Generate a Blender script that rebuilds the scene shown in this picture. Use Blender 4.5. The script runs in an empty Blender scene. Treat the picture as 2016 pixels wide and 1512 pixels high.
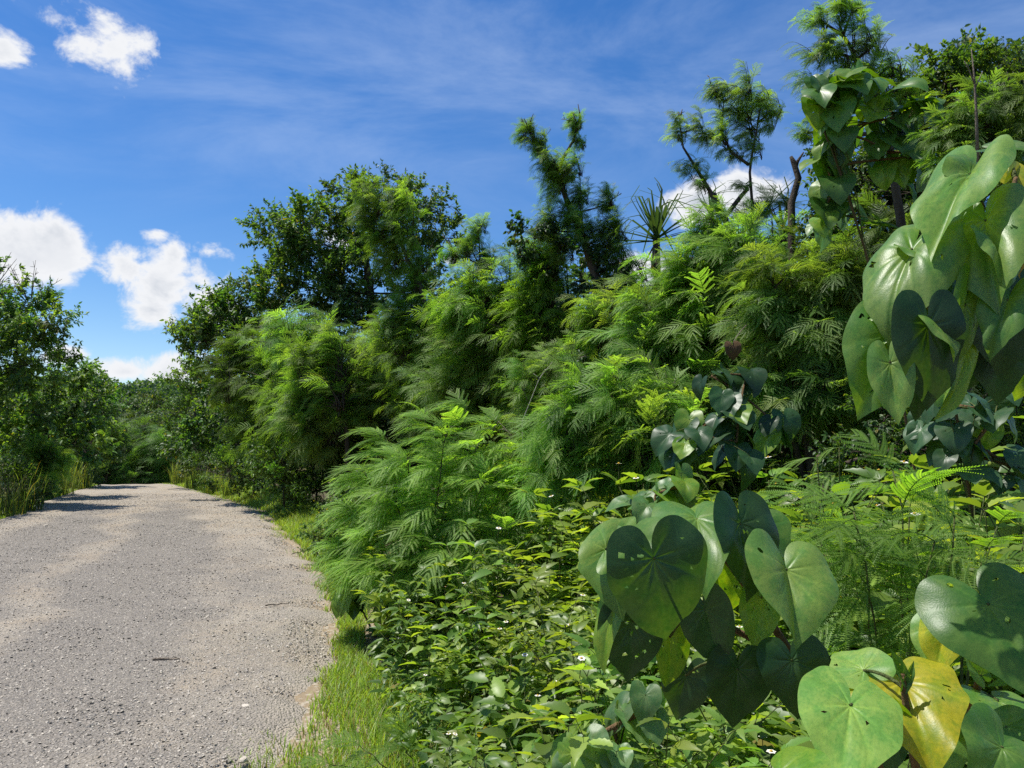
import bpy, math, random
import numpy as np
from mathutils import Matrix, Vector
R = math.radians
rng = np.random.default_rng(11)
scene = bpy.context.scene
COL = scene.collection

# ------------------------------------------------------------------ camera
F_PX, CX, CY = 1513.0, 1008.0, 756.0         # focal length / centre in photo pixels
CAM_H = 1.6
PITCH = math.atan((880 - CY) / F_PX)
cam_d = bpy.data.cameras.new('camera'); cam_d.sensor_width = 36.0
cam_d.lens = 36.0 * F_PX / 2016.0
cam_d.clip_start = 0.05; cam_d.clip_end = 3000
cam = bpy.data.objects.new('camera', cam_d); COL.objects.link(cam)
cam.location = (0, 0, CAM_H); cam.rotation_euler = (math.pi / 2 + PITCH, 0, 0)
scene.camera = cam

def ray(px, py):
    x = (px - CX) / F_PX; y = -(py - CY) / F_PX
    c, s = math.cos(PITCH), math.sin(PITCH)
    return np.array([x, c - y * s, s + y * c])

def P(px, py, d):
    """point on the line through a photo pixel at the forward distance d"""
    v = ray(px, py)
    return np.array([0, 0, CAM_H]) + v * (d / v[1])

def PXM(px, d):
    return px * d / F_PX

# ------------------------------------------------------------------ light
SUN_EL, SUN_AZ = 69.0, -78.0      # azimuth: degrees clockwise from straight ahead (+Y)
scene.view_settings.view_transform = 'Standard'
scene.view_settings.look = 'None'
scene.view_settings.exposure = 0.55
scene.view_settings.gamma = 1.0
sd = np.array([math.cos(R(SUN_EL)) * math.sin(R(SUN_AZ)), math.cos(R(SUN_EL)) * math.cos(R(SUN_AZ)), math.sin(R(SUN_EL))])
sun_d = bpy.data.lights.new('sun', 'SUN'); sun_d.energy = 4.6; sun_d.angle = R(0.53)
sun_d.color = (1.0, 0.955, 0.88)
sun = bpy.data.objects.new('sun', sun_d); COL.objects.link(sun)
sun.rotation_euler = Vector(sd).to_track_quat('Z', 'Y').to_euler()
sun.location = (0, 0, 40)

world = bpy.data.worlds.new('World'); scene.world = world; world.use_nodes = True
wn = world.node_tree; wn.nodes.clear()

def nd(tree, typ, **kw):
    n = tree.nodes.new(typ)
    for k, v in kw.items():
        if k.startswith('i_'):
            key = k[2:]
            n.inputs[int(key) if key.isdigit() else key].default_value = v
        else:
            setattr(n, k, v)
    return n

def mth(tree, op, a, b=None, c=None, clamp=False):
    n = tree.nodes.new('ShaderNodeMath'); n.operation = op; n.use_clamp = clamp
    for i, v in enumerate((a, b, c)):
        if v is None: continue
        if isinstance(v, (int, float)): n.inputs[i].default_value = v
        else: tree.links.new(v, n.inputs[i])
    return n.outputs[0]

def mixc(tree, fac, a, b, blend='MIX'):
    n = tree.nodes.new('ShaderNodeMix'); n.data_type = 'RGBA'; n.blend_type = blend
    for i, v in ((0, fac), (6, a), (7, b)):
        if isinstance(v, (int, float)): n.inputs[i].default_value = v
        elif isinstance(v, tuple): n.inputs[i].default_value = (*v, 1) if len(v) == 3 else v
        else: tree.links.new(v, n.inputs[i])
    return n.outputs[2]

def maprange(tree, v, a, b, c, d, smooth=True):
    n = tree.nodes.new('ShaderNodeMapRange')
    n.interpolation_type = 'SMOOTHSTEP' if smooth else 'LINEAR'
    tree.links.new(v, n.inputs[0])
    for i, x in enumerate((a, b, c, d)): n.inputs[i + 1].default_value = x
    return n.outputs[0]

def build_world():
    t = wn
    sky = nd(t, 'ShaderNodeTexSky', sky_type='NISHITA', sun_disc=False, sun_elevation=R(SUN_EL),
             sun_rotation=R(SUN_AZ), altitude=0, air_density=1.0, dust_density=0.15, ozone_density=2.6)
    hs = nd(t, 'ShaderNodeHueSaturation'); hs.inputs['Hue'].default_value = 0.508
    hs.inputs['Saturation'].default_value = 1.33; hs.inputs['Value'].default_value = 0.98
    t.links.new(sky.outputs[0], hs.inputs['Color'])
    tc = nd(t, 'ShaderNodeTexCoord')
    dirv = tc.outputs['Generated']
    # fractal noises on the direction sphere
    def noise(scale, detail, rough, stretch=(1, 1, 1), off=(0, 0, 0), dist=0.0):
        mp = nd(t, 'ShaderNodeMapping'); mp.inputs['Scale'].default_value = stretch; mp.inputs['Location'].default_value = off
        t.links.new(dirv, mp.inputs[0])
        n = nd(t, 'ShaderNodeTexNoise'); n.inputs['Scale'].default_value = scale; n.inputs['Detail'].default_value = detail
        n.inputs['Roughness'].default_value = rough; n.inputs['Distortion'].default_value = dist
        t.links.new(mp.outputs[0], n.inputs['Vector'])
        return n.outputs[0]
    # hand-placed cumulus: (px, py, rx px, ry px, gain)
    K = [(40, 490, 110, 95, 1), (105, 480, 74, 74, 1), (125, 552, 46, 30, .45), (245, 530, 52, 44, .62), (335, 565, 95, 75, .95), (300, 610, 70, 60, .9), (415, 600, 70, 45, .85),
         (345, 495, 30, 45, .6), (310, 462, 34, 22, .55), (250, 732, 110, 30, .9), (315, 735, 90, 48, 1.05), (130, 702, 45, 26, .7), (400, 698, 40, 16, .5),
         (110, 40, 80, 40, .30), (185, 90, 80, 50, .36), (250, 140, 60, 34, .36), (10, 90, 60, 45, .34), (420, 495, 40, 18, .42),
         (1470, 385, 85, 62, 1), (1375, 400, 75, 50, .9), (1280, 560, 90, 75, .95), (880, 510, 30, 20, .7), 
         (690, 470, 45, 25, .6)]
    mask = None
    sep = nd(t, 'ShaderNodeSeparateXYZ'); t.links.new(dirv, sep.inputs[0])
    for px, py, rx, ry, g in K:
        v = ray(px, py); ln = np.linalg.norm(v); v = v / ln
        # local tangent frame of this cloud's direction
        ax = np.cross(v, (0, 0, 1)); ax /= np.linalg.norm(ax); up = np.cross(ax, v)
        sx, sy = F_PX * ln / rx, F_PX * ln / ry
        def dot(w, s):
            n = nd(t, 'ShaderNodeVectorMath', operation='DOT_PRODUCT'); t.links.new(dirv, n.inputs[0]); n.inputs[1].default_value = tuple(w * s)
            return n.outputs['Value']
        a = dot(ax, sx); b = dot(up, sy); c = dot(v, 1.0)
        a = mth(t, 'SUBTRACT', a, 0.0); 
        r2 = mth(t, 'ADD', mth(t, 'MULTIPLY', a, a), mth(t, 'MULTIPLY', b, b))
        f = mth(t, 'MULTIPLY', mth(t, 'SUBTRACT', 1.0, mth(t, 'SQRT', r2)), g)
        front = maprange(t, c, 0.6, 0.75, -3.0, 0.0, False)
        f = mth(t, 'ADD', f, front)
        mask = f if mask is None else mth(t, 'MAXIMUM', mask, f)
    # scattered fair-weather cumulus over the rest of the sky, same kind as those in view
    big = noise(2.3, 2, 0.5, (1, 1, 2.2), (3.1, 0.4, 1.7))
    rest = mth(t, 'MULTIPLY_ADD', big, 3.6, -2.35)
    back = maprange(t, sep.outputs[1], 0.30, 0.52, 0.0, -4.0, False)
    rest = mth(t, 'ADD', rest, back)
    mask = mth(t, 'MAXIMUM', mask, rest)
    n1 = noise(17, 8, 0.62, (1, 1, 1.25), (0, 0, 0), 0.25)
    n2 = noise(7, 5, 0.55, (1, 1, 1.1), (2.2, 1, 0))
    puff = mth(t, 'ADD', mth(t, 'MULTIPLY', n1, 2.3), mth(t, 'MULTIPLY', n2, 0.9))
    dens = mth(t, 'ADD', mask, mth(t, 'SUBTRACT', puff, 1.60))
    dens = mth(t, 'MINIMUM', dens, mth(t, 'MULTIPLY_ADD', mask, 2.6, 0.75))
    alpha = maprange(t, dens, 0.0, 0.50, 0.0, 1.0)
    # body shading: thick parts turn slightly grey from below
    thick = maprange(t, dens, 0.40, 1.05, 0.0, 1.0)
    n3 = noise(11, 5, 0.6, (1, 1, 1.3), (7, 3, 1))
    grey = mth(t, 'MULTIPLY', thick, maprange(t, n3, 0.35, 0.65, 0.25, 1.0))
    cl = mixc(t, grey, (6.2, 6.3, 6.5), (4.2, 4.5, 5.0))
    # thin cirrus veil
    ci = noise(2.6, 7, 0.62, (1.0, 0.7, 3.2), (0.4, 5.5, 0.2), 0.5)
    band = maprange(t, sep.outputs[2], 0.20, 0.42, 0.0, 1.0)
    veil = mth(t, 'MULTIPLY', mth(t, 'MULTIPLY', maprange(t, ci, 0.36, 0.78, 0.0, 1.0), band), 0.36)
    c1 = mixc(t, veil, hs.outputs[0], (4.3, 5.2, 6.8))
    c2 = mixc(t, alpha, c1, cl)
    bg = nd(t, 'ShaderNodeBackground'); bg.inputs['Strength'].default_value = 0.10
    t.links.new(c2, bg.inputs['Color'])
    out = nd(t, 'ShaderNodeOutputWorld'); t.links.new(bg.outputs[0], out.inputs['Surface'])
build_world()
world.cycles.sampling_method = 'MANUAL'; world.cycles.sample_map_resolution = 256

scene.render.engine = 'CYCLES'
cy = scene.cycles
cy.use_adaptive_sampling = True; cy.adaptive_threshold = 0.012
cy.max_bounces = 7; cy.diffuse_bounces = 3; cy.transmission_bounces = 5; cy.glossy_bounces = 2; cy.transparent_max_bounces = 6
cy.use_denoising = False
try: cy.denoiser = 'OPENIMAGEDENOISE'
except Exception: pass
cy.sample_clamp_indirect = 6.0
cy.caustics_reflective = False; cy.caustics_refractive = False

# ------------------------------------------------------------------ materials
def new_mat(name):
    m = bpy.data.materials.new(name); m.use_nodes = True; m.node_tree.nodes.clear()
    return m, m.node_tree

def leaf_mat(name, trans=0.42, rough=0.42, spec=0.45, var=0.5, tmul=(2.5, 2.4, 0.55), vein=False, wear=0.0, old=0.0):
    """leaf: the object's colour is its pigment; light also passes through"""
    m, t = new_mat(name)
    oi = nd(t, 'ShaderNodeObjectInfo')
    at = nd(t, 'ShaderNodeAttribute', attribute_name='rnd')
    # leaf to leaf variation
    k = maprange(t, at.outputs['Fac'], 0, 1, 1 - var * 0.6, 1 + var * 0.7, False)
    kv = nd(t, 'ShaderNodeCombineXYZ')
    t.links.new(mth(t, 'MULTIPLY', k, mth(t, 'MULTIPLY_ADD', at.outputs['Fac'], 0.35, 0.85)), kv.inputs[0]); t.links.new(k, kv.inputs[1]); t.links.new(k, kv.inputs[2])
    base = mixc(t, 1.0, oi.outputs['Color'], kv.outputs[0], 'MULTIPLY')
    ob = maprange(t, oi.outputs['Random'], 0, 1, 0.82, 1.16, False)
    obv = nd(t, 'ShaderNodeCombineXYZ')
    for i in range(3): t.links.new(ob, obv.inputs[i])
    base = mixc(t, 1.0, base, obv.outputs[0], 'MULTIPLY')
    tc = nd(t, 'ShaderNodeTexCoord')
    if old > 0:      # a few dry, yellowing leaves
        dry = maprange(t, at.outputs['Fac'], 1 - old, 1 - old * 0.7, 0, 1, False)
        base = mixc(t, dry, base, (0.20, 0.17, 0.035))
    bump = None
    if vein:
        va = nd(t, 'ShaderNodeAttribute', attribute_name='vein')
        base = mixc(t, mth(t, 'MULTIPLY', va.outputs['Fac'], 0.40), base, mixc(t, 1.0, base, (2.0, 1.75, 1.6), 'MULTIPLY'))
        n = nd(t, 'ShaderNodeTexNoise'); n.inputs['Scale'].default_value = 26; n.inputs['Detail'].default_value = 5
        t.links.new(tc.outputs['Object'], n.inputs['Vector'])
        base = mixc(t, maprange(t, n.outputs[0], 0.4, 0.7, 0, 0.5), base, mixc(t, 1.0, base, (0.66, 0.74, 0.66), 'MULTIPLY'))
        nb = nd(t, 'ShaderNodeTexNoise'); nb.inputs['Scale'].default_value = 3.2; nb.inputs['Detail'].default_value = 7; nb.inputs['Roughness'].default_value = .7
        t.links.new(tc.outputs['Object'], nb.inputs['Vector'])
        base = mixc(t, maprange(t, nb.outputs[0], 0.42, 0.60, 0, 0.75), base, mixc(t, 1.0, base, (0.52, 0.82, 0.75), 'MULTIPLY'))
        # brown insect-bitten specks
        sp = nd(t, 'ShaderNodeTexVoronoi'); sp.inputs['Scale'].default_value = 55
        t.links.new(tc.outputs['Object'], sp.inputs['Vector'])
        sn = nd(t, 'ShaderNodeTexNoise'); sn.inputs['Scale'].default_value = 14; t.links.new(tc.outputs['Object'], sn.inputs['Vector'])
        spot = mth(t, 'MULTIPLY', maprange(t, sp.outputs['Distance'], 0.08, 0.15, 1, 0), maprange(t, sn.outputs[0], 0.56, 0.64, 0, 1))
        base = mixc(t, mth(t, 'MULTIPLY', spot, 0.8), base, (0.05, 0.035, 0.015))
        fn = nd(t, 'ShaderNodeTexNoise'); fn.inputs['Scale'].default_value = 60; fn.inputs['Detail'].default_value = 4
        t.links.new(tc.outputs['Object'], fn.inputs['Vector'])
        b1 = nd(t, 'ShaderNodeBump'); b1.inputs['Strength'].default_value = 0.09; b1.inputs['Distance'].default_value = 0.004
        t.links.new(fn.outputs[0], b1.inputs['Height']); bump = b1.outputs[0]
    p = nd(t, 'ShaderNodeBsdfPrincipled'); p.inputs['Roughness'].default_value = rough
    p.inputs['Specular IOR Level'].default_value = spec
    t.links.new(base, p.inputs['Base Color'])
    tr = nd(t, 'ShaderNodeBsdfTranslucent')
    tcol = mixc(t, 1.0, base, tmul, 'MULTIPLY')
    t.links.new(tcol, tr.inputs['Color'])
    if bump:
        t.links.new(bump, p.inputs['Normal'])
    mx = nd(t, 'ShaderNodeMixShader'); mx.inputs[0].default_value = trans
    t.links.new(p.outputs[0], mx.inputs[1]); t.links.new(tr.outputs[0], mx.inputs[2])
    o = nd(t, 'ShaderNodeOutputMaterial'); t.links.new(mx.outputs[0], o.inputs['Surface'])
    return m

def bark_mat(name, c1, c2, scale=9.0):
    m, t = new_mat(name)
    tc = nd(t, 'ShaderNodeTexCoord')
    mp = nd(t, 'ShaderNodeMapping'); mp.inputs['Scale'].default_value = (1, 1, 0.25); t.links.new(tc.outputs['Object'], mp.inputs[0])
    n = nd(t, 'ShaderNodeTexNoise'); n.inputs['Scale'].default_value = scale; n.inputs['Detail'].default_value = 8; n.inputs['Roughness'].default_value = .65
    t.links.new(mp.outputs[0], n.inputs['Vector'])
    n2 = nd(t, 'ShaderNodeTexNoise'); n2.inputs['Scale'].default_value = scale * 6; n2.inputs['Detail'].default_value = 5
    t.links.new(tc.outputs['Object'], n2.inputs['Vector'])
    base = mixc(t, maprange(t, n.outputs[0], .35, .65, 0, 1), c1, c2)
    p = nd(t, 'ShaderNodeBsdfPrincipled'); p.inputs['Roughness'].default_value = .9; p.inputs['Specular IOR Level'].default_value = .2
    t.links.new(base, p.inputs['Base Color'])
    b = nd(t, 'ShaderNodeBump'); b.inputs['Strength'].default_value = .7; b.inputs['Distance'].default_value = .02
    t.links.new(n2.outputs[0], b.inputs['Height']); t.links.new(b.outputs[0], p.inputs['Normal'])
    o = nd(t, 'ShaderNodeOutputMaterial'); t.links.new(p.outputs[0], o.inputs['Surface'])
    return m

def soil_mat():
    m, t = new_mat('soil_and_litter')
    g = nd(t, 'ShaderNodeNewGeometry')
    n = nd(t, 'ShaderNodeTexNoise'); n.inputs['Scale'].default_value = 1.3; n.inputs['Detail'].default_value = 8
    n2 = nd(t, 'ShaderNodeTexNoise'); n2.inputs['Scale'].default_value = 30; n2.inputs['Detail'].default_value = 6
    v = nd(t, 'ShaderNodeTexVoronoi'); v.inputs['Scale'].default_value = 22
    for x in (n, n2, v): t.links.new(g.outputs['Position'], x.inputs['Vector'])
    base = mixc(t, maprange(t, n2.outputs[0], .35, .65, 0, 1), (.045, .034, .02), (.11, .085, .05))
    base = mixc(t, maprange(t, n.outputs[0], .4, .62, 0, .75), base, (.055, .075, .02))
    base = mixc(t, mth(t, 'MULTIPLY', v.outputs['Color'], .3), base, (.16, .12, .06))
    at = nd(t, 'ShaderNodeAttribute', attribute_name='pale')
    sandy = mixc(t, maprange(t, v.outputs['Distance'], .2, .6, 0, 1), (.36, .31, .24), (.26, .20, .13))
    base = mixc(t, maprange(t, mth(t, 'ADD', at.outputs['Fac'], mth(t, 'MULTIPLY_ADD', n2.outputs[0], .8, -.4)), .2, .75, 0, 1), base, sandy)
    p = nd(t, 'ShaderNodeBsdfPrincipled'); p.inputs['Roughness'].default_value = .95; p.inputs['Specular IOR Level'].default_value = .15
    t.links.new(base, p.inputs['Base Color'])
    b = nd(t, 'ShaderNodeBump'); b.inputs['Strength'].default_value = .8; b.inputs['Distance'].default_value = .03
    t.links.new(n2.outputs[0], b.inputs['Height']); t.links.new(b.outputs[0], p.inputs['Normal'])
    o = nd(t, 'ShaderNodeOutputMaterial'); t.links.new(p.outputs[0], o.inputs['Surface'])
    return m

def road_mat():
    m, t = new_mat('gravel_road_surface')
    g = nd(t, 'ShaderNodeNewGeometry'); pos = g.outputs['Position']
    def noise(s, d=6, r=.6, stretch=None):
        n = nd(t, 'ShaderNodeTexNoise'); n.inputs['Scale'].default_value = s; n.inputs['Detail'].default_value = d; n.inputs['Roughness'].default_value = r
        if stretch:
            mp = nd(t, 'ShaderNodeMapping'); mp.inputs['Rotation'].default_value = (0, 0, R(-24)); mp.inputs['Scale'].default_value = stretch
            t.links.new(pos, mp.inputs[0]); t.links.new(mp.outputs[0], n.inputs['Vector'])
        else: t.links.new(pos, n.inputs['Vector'])
        return n.outputs[0]
    v = nd(t, 'ShaderNodeTexVoronoi'); v.inputs['Scale'].default_value = 66; t.links.new(pos, v.inputs['Vector'])
    v2 = nd(t, 'ShaderNodeTexVoronoi'); v2.inputs['Scale'].default_value = 88; t.links.new(pos, v2.inputs['Vector'])
    sepc = nd(t, 'ShaderNodeSeparateColor'); t.links.new(v.outputs['Color'], sepc.inputs[0])
    stone = nd(t, 'ShaderNodeValToRGB'); t.links.new(sepc.outputs[0], stone.inputs[0])
    e = stone.color_ramp.elements
    e[0].position = 0; e[0].color = (.155, .143, .13, 1); e[1].position = 1; e[1].color = (.45, .40, .335, 1)
    for p_, c_ in ((.3, (.212, .194, .172, 1)), (.6, (.265, .240, .208, 1)), (.85, (.34, .30, .25, 1))):
        x = e.new(p_); x.color = c_
    mortar = mixc(t, noise(40), (.15, .135, .115), (.25, .22, .18))
    c = mixc(t, maprange(t, v.outputs['Distance'], .28, .55, 0, .8), stone.outputs[0], mortar)
    # sandy dust lying in patches and along the wheel tracks
    dust = noise(.55, 7, .62, (1.6, .45, 1)); fine = noise(6, 6, .65)
    at = nd(t, 'ShaderNodeAttribute', attribute_name='pale')
    dm = mth(t, 'ADD', mth(t, 'MULTIPLY_ADD', dust, 1.0, -.52), mth(t, 'MULTIPLY_ADD', fine, .55, -.27))
    dm = mth(t, 'ADD', dm, mth(t, 'MULTIPLY_ADD', at.outputs['Fac'], 1.0, -.05))
    dmask = maprange(t, dm, -.02, .48, 0, .88)
    sand = mixc(t, maprange(t, noise(1.1), .4, .65, 0, 1), (.44, .385, .30), (.42, .335, .23))
    c = mixc(t, dmask, c, mixc(t, maprange(t, v2.outputs['Distance'], .1, .6, 0, .5), sand, (.30, .26, .21)))
    p = nd(t, 'ShaderNodeBsdfPrincipled'); p.inputs['Roughness'].default_value = .88; p.inputs['Specular IOR Level'].default_value = .25
    t.links.new(c, p.inputs['Base Color'])
    h = mth(t, 'ADD', mth(t, 'MULTIPLY', mth(t, 'SUBTRACT', .6, v.outputs['Distance']), 1.0), mth(t, 'MULTIPLY', v2.outputs['Distance'], -.5))
    b = nd(t, 'ShaderNodeBump'); b.inputs['Strength'].default_value = .95; b.inputs['Distance'].default_value = .016
    t.links.new(h, b.inputs['Height']); t.links.new(b.outputs[0], p.inputs['Normal'])
    o = nd(t, 'ShaderNodeOutputMaterial'); t.links.new(p.outputs[0], o.inputs['Surface'])
    return m

def stone_mat(name, c1, c2):
    m, t = new_mat(name)
    at = nd(t, 'ShaderNodeAttribute', attribute_name='rnd')
    g = nd(t, 'ShaderNodeNewGeometry')
    n = nd(t, 'ShaderNodeTexNoise'); n.inputs['Scale'].default_value = 90; n.inputs['Detail'].default_value = 4; t.links.new(g.outputs['Position'], n.inputs['Vector'])
    c = mixc(t, at.outputs['Fac'], c1, c2)
    c = mixc(t, maprange(t, n.outputs[0], .35, .7, 0, .5), c, mixc(t, 1.0, c, (.6, .6, .6), 'MULTIPLY'))
    p = nd(t, 'ShaderNodeBsdfPrincipled'); p.inputs['Roughness'].default_value = .85; p.inputs['Specular IOR Level'].default_value = .25
    t.links.new(c, p.inputs['Base Color'])
    o = nd(t, 'ShaderNodeOutputMaterial'); t.links.new(p.outputs[0], o.inputs['Surface'])
    return m

MT = {
    'feather': leaf_mat('feathery_leaf', .52, .5, .3, .6, (2.45, 2.6, .7), old=.03),
    'rib': leaf_mat('leaf_rib', .3, .5, .3, .3, (1.5, 1.5, 1.0)),
    'broad': leaf_mat('broad_leaf', .36, .48, .35, .75, (2.7, 2.7, .55), old=.03),
    'weed': leaf_mat('weed_leaf', .40, .42, .42, .75, (2.6, 2.5, .6), old=.05),
    'heart': leaf_mat('heart_leaf', .34, .40, .42, .2, (2.9, 2.6, .28), vein=True),
    'straw': bark_mat('pale_straw', (.38, .35, .26), (.55, .52, .42), 30),
    'grass': leaf_mat('grass_blade', .42, .45, .35, .8, (1.9, 1.9, .6), old=.22),
    'strap': leaf_mat('strap_leaf', .25, .38, .5, .5, (2.2, 2.2, .6), old=.05),
    'bark': bark_mat('grey_brown_bark', (.035, .027, .020), (.085, .068, .052)),
    'twig': bark_mat('dry_twig', (.10, .08, .06), (.24, .20, .155), 20),
    'stem': bark_mat('green_stem', (.06, .085, .025), (.11, .12, .04), 20),
    'redstem': bark_mat('reddish_stem', (.10, .07, .03), (.17, .10, .05), 20),
    'soil': soil_mat(), 'road': road_mat(),
    'stone': stone_mat('grey_road_stone', (.225, .205, .180), (.56, .50, .41)),
    'pale': stone_mat('pale_limestone', (.42, .36, .28), (.52, .47, .39)),
    'petal': stone_mat('white_petal', (.74, .72, .62), (.80, .78, .70)),
    'disc': stone_mat('yellow_flower_disc', (.50, .30, .03), (.60, .40, .05)),
    'dead': bark_mat('dead_leaf', (.09, .05, .025), (.19, .115, .055), 30),
}

# ------------------------------------------------------------------ mesh building
class MB:
    def __init__(s): s.V = []; s.F = []; s.M = []; s.R = []; s.n = 0; s.A = []
    def add(s, V, F, mat=0, rnd=0.5, attr=None):
        V = np.asarray(V, float); F = np.asarray(F, int)
        s.V.append(V); s.F.append(F + s.n); s.n += len(V)
        s.M.append(np.full(len(F), mat) if np.isscalar(mat) else mat)
        s.R.append(np.full(len(V), rnd) if np.isscalar(rnd) else rnd)
        s.A.append(np.zeros(len(V)) if attr is None else attr)
    def many(s, V, F, mats, mat=0, rnd=None):
        """k copies of a template; mats (k,3,4)"""
        V = np.asarray(V, float); F = np.asarray(F, int); k = len(mats)
        if k == 0: return
        W = np.einsum('kij,nj->kni', mats[:, :, :3], V) + mats[:, None, :, 3]
        G = F[None] + (np.arange(k) * len(V))[:, None, None]
        if rnd is None: rnd = rng.random(k)
        s.add(W.reshape(-1, 3), G.reshape(-1, 3), mat, np.repeat(rnd, len(V)))
    def tube(s, pts, rad, sides=5, mat=0, rnd=.5):
        pts = np.asarray(pts, float); n = len(pts)
        rad = np.broadcast_to(np.asarray(rad, float), (n,))
        T = np.gradient(pts, axis=0); T /= np.linalg.norm(T, axis=1)[:, None] + 1e-12
        ref = np.array([0.31, 0.17, 0.93]) if abs(T[0][2]) < .9 else np.array([1, .1, 0.])
        A = np.cross(T, ref); A /= np.linalg.norm(A, axis=1)[:, None] + 1e-12
        B = np.cross(T, A)
        a = np.arange(sides) * 2 * math.pi / sides
        ring = A[:, None] * np.cos(a)[None, :, None] + B[:, None] * np.sin(a)[None, :, None]
        V = pts[:, None] + ring * rad[:, None, None]
        V = np.vstack([V.reshape(-1, 3), pts[0], pts[-1]])
        i = np.arange(n - 1)[:, None] * sides; j = np.arange(sides)[None]; j2 = (j + 1) % sides
        F1 = np.stack([i + j, i + j2, i + sides + j2], -1).reshape(-1, 3); F2 = np.stack([i + j, i + sides + j2, i + sides + j], -1).reshape(-1, 3)
        j = np.arange(sides); j2 = (j + 1) % sides
        c0 = np.stack([j2, j, np.full(sides, n * sides)], -1); c1 = np.stack([(n - 1) * sides + j, (n - 1) * sides + j2, np.full(sides, n * sides + 1)], -1)
        s.add(V, np.vstack([F1, F2, c0, c1]), mat, rnd)
    def mesh(s, name, mats, smooth=True, attr=None):
        V = np.vstack(s.V); F = np.vstack(s.F); m = bpy.data.meshes.new(name)
        m.vertices.add(len(V)); m.vertices.foreach_set('co', V.astype(np.float32).ravel())
        m.loops.add(F.size); m.loops.foreach_set('vertex_index', F.astype(np.int32).ravel())
        m.polygons.add(len(F)); m.polygons.foreach_set('loop_start', np.arange(0, F.size, 3, dtype=np.int32))
        m.polygons.foreach_set('loop_total', np.full(len(F), 3, np.int32))
        m.polygons.foreach_set('material_index', np.concatenate(s.M).astype(np.int32))
        m.polygons.foreach_set('use_smooth', np.full(len(F), smooth))
        a = m.attributes.new('rnd', 'FLOAT', 'POINT'); a.data.foreach_set('value', np.concatenate(s.R).astype(np.float32))
        if attr:
            a = m.attributes.new(attr, 'FLOAT', 'POINT'); a.data.foreach_set('value', np.concatenate(s.A).astype(np.float32))
        for x in mats: m.materials.append(MT[x])
        m.update(calc_edges=True); m.validate()
        return m

def unit(v):
    v = np.asarray(v, float); return v / (np.linalg.norm(v) + 1e-12)

def frame(axis, up):
    """3x3 whose columns are (side, along axis, normal nearest to up)"""
    y = unit(axis); z = np.asarray(up, float) - y * np.dot(up, y)
    if np.linalg.norm(z) < 1e-4: z = np.cross(y, (1, 0.2, 0))
    z = unit(z); x = np.cross(y, z)
    return np.stack([x, y, z], 1)

def mat34(Rm, loc, s=1.0):
    return np.hstack([Rm * s, np.asarray(loc, float)[:, None]])

def to_m4(Rm, loc, s=1.0):
    M = Matrix.Identity(4)
    for i in range(3):
        for j in range(3): M[i][j] = float(Rm[i, j] * s)
        M[i][3] = float(loc[i])
    return M

def obj(name, mesh, parent=None, color=None, M=None):
    o = bpy.data.objects.new(name, mesh); COL.objects.link(o)
    if parent is not None: o.parent = parent
    if M is not None: o.matrix_local = M
    if color is not None: o.color = (*color, 1.0)
    return o

def tag(o, label=None, cat=None, group=None, kind=None):
    if label: o['label'] = label
    if cat: o['category'] = cat
    if group: o['group'] = group
    if kind: o['kind'] = kind
    return o

def empty(name, loc):
    o = bpy.data.objects.new(name, None); COL.objects.link(o); o.location = tuple(float(x) for x in loc); o.empty_display_size = .2
    return o

def bez(a, b, c, n=6):
    t = np.linspace(0, 1, n)[:, None]
    return (1 - t) ** 2 * a + 2 * t * (1 - t) * b + t ** 2 * c

# ------------------------------------------------------------------ ground and road
def smooth01(x): x = np.clip(x, 0, 1); return x * x * (3 - 2 * x)

def height(x, y):
    """terrain: flat by the camera, a crest in the road, then a valley and a wooded hill"""
    x = np.asarray(x, float); y = np.asarray(y, float)
    s = y * 0.92 - x * 0.39
    k = np.clip(s - 35.5, 0, None)
    h = -np.where(k < 18, 0.007 * k * k, 0.007 * 324 + 0.252 * (k - 18))
    h = np.maximum(h, -7.0 + 0.6 * np.sin(x * .05) )
    h = h + smooth01((s - 105) / 170) * 24.5
    h = h + smooth01((s - 70) / 60) * (0.9 * np.sin(x * .071 + 1) * np.cos(y * .053))
    # low bank rising into the thicket on the right
    return h

def gz(p): return float(height(p[0], p[1]))

def G(px, py):
    """photo pixel on the flat near ground"""
    d = F_PX * CAM_H / (py - 880.0)
    v = ray(px, py); return np.array([v[0] / v[1] * d, d])

redge_px = [(440, 2700), (480, 1900), (545, 1512), (615, 1380), (672, 1270), (668, 1200), (645, 1130), (606, 1080), (560, 1040), (540, 1018), (525, 1003), (470, 985), (425, 972), (385, 961), (340, 951)]
redge = [np.array(G(*p)) for p in redge_px]
ledge = [np.array([-4.6, -1.5]), np.array([-4.9, .8]), np.array([-5.8, 3.5]), np.array([-7.9, 8.2]), np.array([-10.0, 13.5])] + [np.array(G(*p)) for p in [(0, 1016), (60, 991), (105, 975), (150, 962), (186, 951)]]
redge = [np.array([-.9, -1.5])] + redge
dirn = unit(redge[-1] - redge[-3])
for k in (6, 14, 26):
    ledge.append(ledge[len(ledge) - 1] + np.array([-.40, .917]) * (6 if k == 6 else 10)); redge.append(redge[-1] + np.array([-.42, .908]) * (6 if k == 6 else 10))

def resample(poly, ys):
    p = np.array(poly); return np.interp(ys, p[:, 1], p[:, 0])

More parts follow.
